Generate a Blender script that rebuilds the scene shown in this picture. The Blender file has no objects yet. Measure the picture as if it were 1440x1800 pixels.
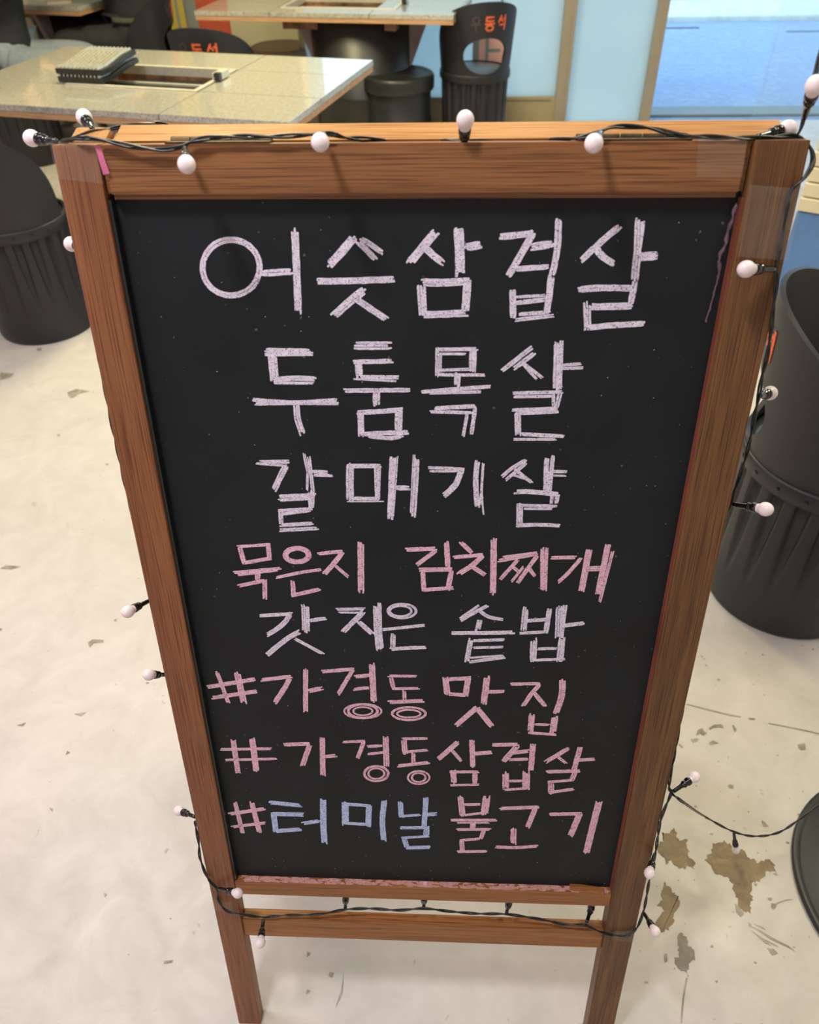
import bpy, bmesh, math, random
from mathutils import Vector, Matrix
random.seed(7)
D = bpy.data; C = bpy.context.scene.collection; S = bpy.context.scene
R = math.radians
# ---------------------------------------------------------------- camera, world, lights, exposure
def look(o, loc, target):
    o.location = loc; d = Vector(target)-Vector(loc); o.rotation_euler = d.to_track_quat('-Z', 'Y').to_euler()
cam = D.cameras.new('camera'); camo = D.objects.new('camera', cam); C.objects.link(camo)
camo.matrix_world = Matrix(((0.99910982, -0.01271211, 0.04022401, 0.01755288),
                            (0.03843481, 0.66732885, -0.74377077, -0.39529936),
                            (-0.01738775, 0.74465469, 0.66722340, 1.49485155),
                            (0, 0, 0, 1)))
cam.sensor_fit = 'VERTICAL'; cam.sensor_height = 36.0; cam.lens = 1347.0/1800.0*36.0
cam.clip_start = 0.02
cam.dof.use_dof = True; cam.dof.focus_distance = 0.95; cam.dof.aperture_fstop = 7.0
S.camera = camo
w = D.worlds.new('daylight'); S.world = w; w.use_nodes = True
bg = w.node_tree.nodes['Background']; bg.inputs[0].default_value = (0.50, 0.75, 1.0, 1); bg.inputs[1].default_value = 1.9
def area(name, loc, target, size, power, color, sy=None):
    l = D.lights.new(name, 'AREA'); l.energy = power; l.color = color; l.size = size
    if sy: l.shape = 'RECTANGLE'; l.size_y = sy
    o = D.objects.new(name, l); C.objects.link(o); look(o, loc, target); return o
area('ceiling_lamp', (-0.45, -0.15, 2.62), (-0.40, 0.0, 0), 0.22, 17, (.97, .93, 1))
area('ceiling_lamp', (1.25, 1.0, 2.62), (1.2, 1.0, 0), 0.5, 22, (1, .92, .68))
area('ceiling_lamp', (-1.45, 0.9, 2.62), (-1.4, 0.9, 0), 0.5, 21, (.92, .94, 1))
area('ceiling_lamp', (-1.0, 3.3, 2.62), (-1.0, 3.3, 0), 0.6, 58, (1, .88, .50))
area('ceiling_lamp', (0.3, 2.8, 2.62), (0.3, 2.8, 0), 0.6, 18, (1, .90, .66))
area('neon_glow_lamp', (-2.3, -0.6, 1.3), (-0.9, 0.4, 0.2), 0.6, 7, (1, .45, .95))
S.view_settings.view_transform = 'Standard'; S.view_settings.look = 'None'
S.view_settings.gamma = 1.0; S.view_settings.use_curve_mapping = False; S.view_settings.exposure = 0.25
S.render.film_transparent = False

# ---------------------------------------------------------------- materials
def srgb(r, g, b):
    f = lambda c: ((c/255+.055)/1.055)**2.4 if c > 10 else c/255/12.92
    return (f(r), f(g), f(b), 1)
class NT:
    def __init__(s, name):
        s.m = D.materials.new(name); s.m.use_nodes = True; s.t = s.m.node_tree
        s.b = s.t.nodes['Principled BSDF']; s.out = s.t.nodes['Material Output']
    def n(s, typ, **kw):
        nd = s.t.nodes.new(typ)
        for k, v in kw.items(): setattr(nd, k, v)
        return nd
    def l(s, a, b): s.t.links.new(a, b)
    def coord(s, scale=(1, 1, 1), kind='Object', rot=(0, 0, 0)):
        tc = s.n('ShaderNodeTexCoord'); mp = s.n('ShaderNodeMapping')
        mp.inputs['Scale'].default_value = scale; mp.inputs['Rotation'].default_value = rot
        s.l(tc.outputs[kind], mp.inputs[0]); return mp.outputs[0]
    def noise(s, vec, scale, detail=4, rough=.6, dist=0):
        nd = s.n('ShaderNodeTexNoise'); s.l(vec, nd.inputs['Vector'])
        nd.inputs['Scale'].default_value = scale; nd.inputs['Detail'].default_value = detail
        nd.inputs['Roughness'].default_value = rough; nd.inputs['Distortion'].default_value = dist
        return nd.outputs['Fac']
    def ramp(s, fac, *stops):
        nd = s.n('ShaderNodeValToRGB'); s.l(fac, nd.inputs[0]); e = nd.color_ramp.elements
        while len(e) < len(stops): e.new(.5)
        for i, (p, c) in enumerate(stops): e[i].position = p; e[i].color = c if len(c) == 4 else (*c, 1)
        return nd.outputs[0]
    def mix(s, fac, a, b, blend='MIX'):
        nd = s.n('ShaderNodeMix', data_type='RGBA', blend_type=blend)
        for i, v in ((0, fac), (6, a), (7, b)):
            if hasattr(v, 'is_linked'): s.l(v, nd.inputs[i])
            else: nd.inputs[i].default_value = v
        return nd.outputs[2]
    def bump(s, h, strength=.2, dist=.002):
        nd = s.n('ShaderNodeBump'); nd.inputs['Strength'].default_value = strength; nd.inputs['Distance'].default_value = dist
        s.l(h, nd.inputs['Height']); s.l(nd.outputs[0], s.b.inputs['Normal'])
    def set(s, **kw):
        for k, v in kw.items():
            i = s.b.inputs[k.replace('_', ' ')]
            if hasattr(v, 'is_linked'): s.l(v, i)
            else: i.default_value = v
        return s
def simple(name, col, rough=.5, vary=.12, scale=30, metal=0, bump=.05, spec=.5):
    t = NT(name); v = t.coord(); f = t.noise(v, scale)
    d = tuple(c*(1-vary) for c in col[:3])+(1,); u = tuple(min(1, c*(1+vary)) for c in col[:3])+(1,)
    t.set(Base_Color=t.ramp(f, (.3, d), (.7, u)), Roughness=rough, Metallic=metal, Specular_IOR_Level=spec)
    if bump: t.bump(f, bump, .001)
    return t.m
def wood(name, axis, dark, light, pore, seed=0., rough=.42, cath=.5):
    """long grain along axis (0,1,2): stretched rings, pores and cathedral figure"""
    t = NT(name); sc = [1, 1, 1]; sc[axis] = .045
    tc = t.n('ShaderNodeTexCoord'); mp = t.n('ShaderNodeMapping'); mp.inputs['Scale'].default_value = sc; mp.inputs['Location'].default_value = (seed, seed*.7, seed*1.3)
    t.l(tc.outputs['Object'], mp.inputs[0]); v = mp.outputs[0]
    big = t.noise(v, 30, 3, .5, .5)
    wv = t.n('ShaderNodeMath', operation='MULTIPLY'); t.l(big, wv.inputs[0]); wv.inputs[1].default_value = 34*cath
    sn = t.n('ShaderNodeMath', operation='SINE'); t.l(wv.outputs[0], sn.inputs[0])
    rg = t.n('ShaderNodeMapRange'); t.l(sn.outputs[0], rg.inputs[0]); rg.inputs[1].default_value = -1; rg.inputs[2].default_value = 1
    sc2 = [1, 1, 1]; sc2[axis] = .010
    mp2 = t.n('ShaderNodeMapping'); mp2.inputs['Scale'].default_value = sc2; t.l(tc.outputs['Object'], mp2.inputs[0])
    fine = t.noise(mp2.outputs[0], 900, 2, .6, .15); mid = t.noise(mp2.outputs[0], 260, 3, .6, .2)
    c1 = t.mix(t.ramp(rg.outputs[0], (.0, (.15, .15, .15)), (1, (.9, .9, .9))), dark, light); c2 = t.mix(t.ramp(mid, (.35, (0, 0, 0)), (.65, (1, 1, 1))), c1, t.mix(.5, dark, light))
    pm = t.ramp(fine, (.38, (.85, .85, .85)), (.50, (0, 0, 0)))
    col = t.mix(pm, c2, pore)
    t.set(Base_Color=col, Roughness=rough, Specular_IOR_Level=.4)
    t.bump(t.ramp(fine, (.38, (0, 0, 0)), (.55, (1, 1, 1))), .25, .0006)
    return t.m
RED = dict(dark=srgb(130, 80, 48), light=srgb(166, 110, 66), pore=srgb(100, 56, 32))
BRN = dict(dark=srgb(90, 60, 34), light=srgb(138, 96, 54), pore=srgb(74, 44, 22))
GLD = dict(dark=srgb(168, 112, 54), light=srgb(206, 150, 82), pore=srgb(138, 84, 36))
M = {}
M['stile_l'] = wood('reddish_wood', 1, **RED, seed=.3, cath=.35)
M['stile_r'] = wood('brown_wood', 1, **BRN, seed=2.1, cath=.8)
M['red_edge'] = wood('red_lit_edge', 1, dark=srgb(122, 68, 50), light=srgb(154, 92, 68), pore=srgb(98, 50, 38), seed=6)  # red light on the stile's inner face, painted into the wood colour
M['rail_t'] = wood('brown_rail_wood', 0, dark=srgb(120, 78, 46), light=srgb(164, 112, 66), pore=srgb(98, 60, 34), seed=4.4, cath=1.0)
M['rail_b'] = wood('tan_rail_wood', 0, dark=srgb(142, 90, 46), light=srgb(182, 124, 66), pore=srgb(112, 66, 32), seed=7.7, cath=.4)
M['back_wood'] = wood('honey_wood', 0, **GLD, seed=1.7, cath=.5)
M['back_wood_v'] = wood('honey_wood_upright', 1, **GLD, seed=5.7, cath=.5)
def board_mat():
    t = NT('blackboard'); v = t.coord(); f = t.noise(v, 9, 5, .6, .4); g = t.noise(v, 300, 2)
    col = t.mix(t.ramp(f, (.35, (0, 0, 0)), (.75, (1, 1, 1))), srgb(17, 22, 24), srgb(25, 31, 34))
    dust = t.ramp(t.noise(v, 160, 1, .4), (.765, (0, 0, 0)), (.80, (1, 1, 1)))
    t.set(Base_Color=t.mix(dust, col, srgb(92, 92, 92)), Roughness=.62, Specular_IOR_Level=.35)
    t.bump(g, .08, .0004); return t.m
M['board'] = board_mat()
def chalk(name, lo, hi):
    t = NT(name); v = t.coord(); f = t.noise(v, 900, 2, .6); g = t.noise(v, 150, 3, .6)
    t.set(Base_Color=t.mix(t.ramp(g, (.3, (0, 0, 0)), (.7, (1, 1, 1))), lo, hi), Roughness=.95, Specular_IOR_Level=.1)
    ho = t.ramp(f, (.34, (0, 0, 0)), (.42, (1, 1, 1))); t.l(ho, t.b.inputs['Alpha']); return t.m
M['w'] = chalk('white_chalk', srgb(222, 212, 230), srgb(250, 242, 252))
M['p'] = chalk('pink_chalk', srgb(234, 182, 202), srgb(252, 212, 226))
M['b'] = chalk('blue_chalk', srgb(180, 200, 240), srgb(212, 228, 255))
M['chalkdust'] = chalk('chalk_dust', srgb(206, 150, 140), srgb(226, 176, 164))
M['cable'] = simple('black_cable', srgb(20, 26, 24), .32, .2, 80, spec=.6)
M['socket'] = simple('black_socket', srgb(16, 18, 18), .16, .2, 60, spec=.7, bump=0)
def globe():
    t = NT('frosted_globe'); v = t.coord(); f = t.noise(v, 60)
    t.set(Base_Color=t.ramp(f, (.3, srgb(238, 222, 220)), (.7, srgb(248, 236, 232))), Roughness=.35, Subsurface_Weight=.4, Subsurface_Scale=.01)
    t.b.inputs['Subsurface Radius'].default_value = (1, .8, .8); return t.m
M['globe'] = globe()
M['brass'] = simple('aged_brass', srgb(92, 74, 48), .45, .4, 160, metal=.6)
def tape(name, col, a=.22, rough=.12):
    t = NT(name); tr = t.n('ShaderNodeBsdfTransparent'); mx = t.n('ShaderNodeMixShader'); v = t.coord(); f = t.noise(v, 70, 3)
    t.set(Base_Color=col, Roughness=rough, Specular_IOR_Level=.8); t.bump(f, .35, .002)
    rm = t.n('ShaderNodeMapRange'); t.l(f, rm.inputs[0]); rm.inputs[3].default_value = a*.5; rm.inputs[4].default_value = a*1.5
    t.l(rm.outputs[0], mx.inputs[0]); t.l(tr.outputs[0], mx.inputs[1]); t.l(t.b.outputs[0], mx.inputs[2]); t.l(mx.outputs[0], t.out.inputs[0]); return t.m
M['tape'] = tape('clear_tape', srgb(214, 208, 190), .09)
M['tape_mauve'] = tape('crumpled_mauve_tape', srgb(150, 118, 134), .34)
M['tape_pink'] = tape('pink_ribbon', srgb(240, 130, 170), .8, .3)
def floor_mat():
    t = NT('painted_concrete'); v = t.coord()
    a = t.noise(v, 1.3, 5, .6, .5); b = t.noise(v, 9, 6, .65, .6); c = t.noise(v, 70, 3, .6)
    c1 = t.mix(t.ramp(a, (.3, (0, 0, 0)), (.7, (1, 1, 1))), srgb(204, 198, 190), srgb(219, 213, 204))
    c2 = t.mix(t.ramp(b, (.35, (0, 0, 0)), (.78, (.7, .7, .7))), c1, srgb(184, 177, 167))
    sp = t.ramp(t.noise(v, 38, 2, .5, 1.0), (.73, (0, 0, 0)), (.78, (.55, .55, .55)))
    c3 = t.mix(sp, c2, srgb(150, 138, 122))
    t.set(Base_Color=c3, Roughness=t.ramp(b, (.3, (.34, .34, .34)), (.7, (.52, .52, .52))), Specular_IOR_Level=.4)
    t.bump(t.mix(.4, b, c), .12, .004); return t.m
M['floor'] = floor_mat()
def stain(name, lo, hi):
    t = NT(name); v = t.coord(); f = t.noise(v, 26, 6, .7, .5)
    t.set(Base_Color=t.ramp(f, (.3, lo), (.7, hi)), Roughness=.5); return t.m
M['brown'] = stain('brown_stain', srgb(100, 84, 60), srgb(158, 136, 96))
M['grey'] = stain('grey_stain', srgb(112, 106, 94), srgb(150, 142, 126))
M['mark'] = stain('dark_scuff', srgb(116, 106, 92), srgb(186, 178, 164))
def granite():
    t = NT('grey_granite'); v = t.coord(); a = t.noise(v, 60, 6, .75); b = t.noise(v, 240, 3, .7)
    c = t.ramp(a, (.3, srgb(146, 142, 132)), (.5, srgb(182, 178, 163)), (.7, srgb(204, 199, 182)))
    t.set(Base_Color=t.mix(t.ramp(b, (.36, (1, 1, 1)), (.46, (0, 0, 0))), c, srgb(104, 102, 98)), Roughness=.3, Coat_Weight=1.0, Coat_Roughness=.07, Coat_IOR=1.75)
    return t.m
M['granite'] = granite()
M['plywood'] = wood('plywood_edge', 0, dark=srgb(176, 132, 92), light=srgb(212, 172, 128), pore=srgb(150, 104, 70), seed=3, cath=.4)
M['bracket'] = simple('mauve_grey_board', srgb(150, 134, 132), .6)
M['drum'] = simple('black_drum_steel', srgb(36, 38, 38), .4, .15, 12, spec=.5)
M['chair'] = simple('black_plastic', srgb(37, 37, 41), .46, .12, 8, bump=.03, spec=.45)
M['seat'] = simple('black_vinyl_seat', srgb(44, 46, 50), .25, .1, 20, spec=.6)
M['rivet'] = simple('dark_rivet', srgb(14, 14, 14), .3)
M['orange'] = simple('orange_paint', srgb(226, 104, 58), .6, .2, 60)
M['faded'] = simple('worn_paint', srgb(70, 60, 66), .6, .2, 60)
M['steel'] = simple('brushed_steel', srgb(214, 208, 188), .35, .08, 40, metal=.3)
M['pit'] = simple('sooty_pit', srgb(128, 92, 66), .45, .6, 18)
M['ridge'] = simple('ridge_glare_metal', srgb(206, 202, 182), .3, .2, 60, metal=.4)  # cream base colour stands in for glare on the dark ridges
M['iron'] = simple('black_cast_iron', srgb(30, 31, 32), .33, .2, 60, spec=.6)
M['denim'] = simple('light_denim', srgb(140, 150, 158), .85, .15, 90)
M['jacket'] = simple('black_jacket', srgb(40, 42, 44), .8, .25, 30)
M['olive'] = simple('olive_cloth', srgb(78, 80, 62), .85, .2, 50)
M['skin'] = simple('skin', srgb(214, 168, 142), .5, .06, 40)
M['hair'] = simple('black_hair', srgb(24, 20, 18), .45, .3, 120)
M['shoe'] = simple('grey_shoe', srgb(90, 90, 92), .7)
M['cream'] = simple('cream_wall', srgb(206, 200, 168), .75, .05, 4)
M['white'] = simple('white_wall', srgb(222, 221, 222), .75, .04, 4)
M['greywall'] = simple('grey_wall', srgb(140, 150, 150), .7, .06, 4)
M['ceil'] = simple('white_ceiling', srgb(225, 222, 214), .8, .04, 3)
M['post'] = simple('tan_aluminium', srgb(168, 156, 136), .5, .08, 6)
M['kerb'] = simple('tan_base_panel', srgb(176, 160, 124), .6, .08, 5)
def frosted():
    t = NT('frosted_film_glass'); v = t.coord(); f = t.noise(v, 2.2, 2)
    tl = t.n('ShaderNodeBsdfTranslucent'); mx = t.n('ShaderNodeMixShader'); mx.inputs[0].default_value = .62
    c = t.ramp(f, (.3, srgb(224, 236, 236)), (.7, srgb(232, 242, 240)))
    t.l(c, tl.inputs[0]); t.set(Base_Color=c, Roughness=.25)
    t.l(t.b.outputs[0], mx.inputs[1]); t.l(tl.outputs[0], mx.inputs[2]); t.l(mx.outputs[0], t.out.inputs[0]); return t.m
M['frost'] = frosted()
M['glass'] = tape('clear_glass', srgb(190, 214, 216), .10, .03)
def pave():
    t = NT('paving'); v = t.coord(); a = t.noise(v, 18, 5, .7, .4); b = t.noise(v, 3, 3)
    c = t.ramp(a, (.3, srgb(126, 150, 184)), (.7, srgb(168, 188, 214)))
    t.set(Base_Color=t.mix(t.ramp(b, (.3, (0, 0, 0)), (.7, (.6, .6, .6))), c, srgb(134, 158, 194)), Roughness=.8); t.bump(a, .3, .01); return t.m
M['pave'] = pave()
M['kerbstone'] = simple('pale_kerb_stone', srgb(214, 218, 206), .8, .12, 9)
M['road'] = simple('dark_teal_road', srgb(96, 128, 126), .8, .2, 6)
M['slat'] = simple('cream_slat', srgb(232, 222, 186), .5, .05, 10)
M['blue'] = simple('blue_panel', srgb(92, 134, 190), .4, .12, 5)
M['darkgap'] = simple('dark_gap', srgb(40, 42, 40), .7)
M['yellow'] = simple('yellow_banner', srgb(206, 184, 84), .6, .08, 10)
M['redprint'] = simple('red_print', srgb(206, 92, 66), .6, .12, 20)
M['pinkposter'] = simple('pink_poster', srgb(216, 168, 160), .6, .06, 20)
M['greyprint'] = simple('grey_print', srgb(120, 134, 136), .6, .06, 20)
M['pale_seat'] = simple('lit_seat', srgb(160, 140, 122), .5, .08, 15)  # light caught by the far stool lid, painted into its colour
M['wood_trim'] = wood('trim_wood', 2, **RED, seed=9)

# ---------------------------------------------------------------- helpers
def link(name, me, m=None, parent=None, mw=None, smooth=False):
    o = D.objects.new(name, me); C.objects.link(o)
    if m is not None and not me.materials: me.materials.append(M[m] if isinstance(m, str) else m)
    if parent: o.parent = parent
    if mw is not None: o.matrix_local = mw
    if smooth:
        for p in me.polygons: p.use_smooth = True
    return o
def obj(name, bm, m, parent=None, mw=None, smooth=False):
    me = D.meshes.new(name); bmesh.ops.recalc_face_normals(bm, faces=bm.faces); bm.to_mesh(me); bm.free()
    return link(name, me, m, parent, mw, smooth)
def tag(o, label=None, cat=None, group=None, kind=None):
    for k, v in (('label', label), ('category', cat), ('group', group), ('kind', kind)):
        if v: o[k] = v
    return o
def thing(name, label, cat, loc=(0, 0, 0), rz=0, group=None):
    o = D.objects.new(name, None); C.objects.link(o); o.location = loc; o.rotation_euler = (0, 0, rz); o.empty_display_size = .1
    return tag(o, label, cat, group)
def box(bm, lo, hi, bev=0, mat=None):
    vs = [bm.verts.new((x, y, z)) for x in (lo[0], hi[0]) for y in (lo[1], hi[1]) for z in (lo[2], hi[2])]
    fs = [bm.faces.new([vs[i] for i in q]) for q in ((0, 1, 3, 2), (4, 6, 7, 5), (0, 4, 5, 1), (2, 3, 7, 6), (0, 2, 6, 4), (1, 5, 7, 3))]
    if mat is not None: bmesh.ops.transform(bm, matrix=mat, verts=vs)
    if bev:
        es = list({e for f in fs for e in f.edges}); bmesh.ops.bevel(bm, geom=es, offset=bev, segments=2, affect='EDGES', profile=.7)
def bx(lo, hi, bev=0, mat=None):
    bm = bmesh.new(); box(bm, lo, hi, bev, mat); return bm
def lathe(prof, n=40, closed=True):
    bm = bmesh.new(); rings = []
    for r, z in prof:
        if r < 1e-6: rings.append([bm.verts.new((0, 0, z))]); continue
        rings.append([bm.verts.new((r*math.cos(2*math.pi*i/n), r*math.sin(2*math.pi*i/n), z)) for i in range(n)])
    for a, b in zip(rings, rings[1:]):
        for i in range(n):
            j = (i+1) % n
            if len(a) == 1 and len(b) == 1: continue
            if len(a) == 1: bm.faces.new((a[0], b[j], b[i]))
            elif len(b) == 1: bm.faces.new((a[i], a[j], b[0]))
            else: bm.faces.new((a[i], a[j], b[j], b[i]))
    return bm
def tube(bm, pts, r, n=6, caps=True):
    pts = [Vector(p) for p in pts]; rad = r if hasattr(r, '__len__') else [r]*len(pts)
    rings = []; nrm = None
    for i, p in enumerate(pts):
        t = (pts[min(i+1, len(pts)-1)]-pts[max(i-1, 0)]).normalized()
        if nrm is None: nrm = t.orthogonal().normalized()
        nrm = (nrm-t*nrm.dot(t)).normalized(); bn = t.cross(nrm)
        rings.append([bm.verts.new(p+(nrm*math.cos(2*math.pi*k/n)+bn*math.sin(2*math.pi*k/n))*rad[i]) for k in range(n)])
    for a, b in zip(rings, rings[1:]):
        for k in range(n): bm.faces.new((a[k], a[(k+1) % n], b[(k+1) % n], b[k]))
    if caps: bm.faces.new(rings[0][::-1]); bm.faces.new(rings[-1])
def catmull(P, step):
    P = [Vector(p) for p in P]; out = []
    for i in range(len(P)-1):
        a, b, c, d = P[max(i-1, 0)], P[i], P[i+1], P[min(i+2, len(P)-1)]
        k = max(1, int((c-b).length/step))
        for j in range(k):
            t = j/k
            out.append(.5*((2*b)+(c-a)*t+(2*a-5*b+4*c-d)*t*t+(3*b-a-3*c+d)*t**3))
    out.append(P[-1]); return out
def copy_tree(o, parent=None):
    c = o.copy(); C.objects.link(c)
    if parent: c.parent = parent
    for ch in list(o.children): copy_tree(ch, c)
    return c

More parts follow.
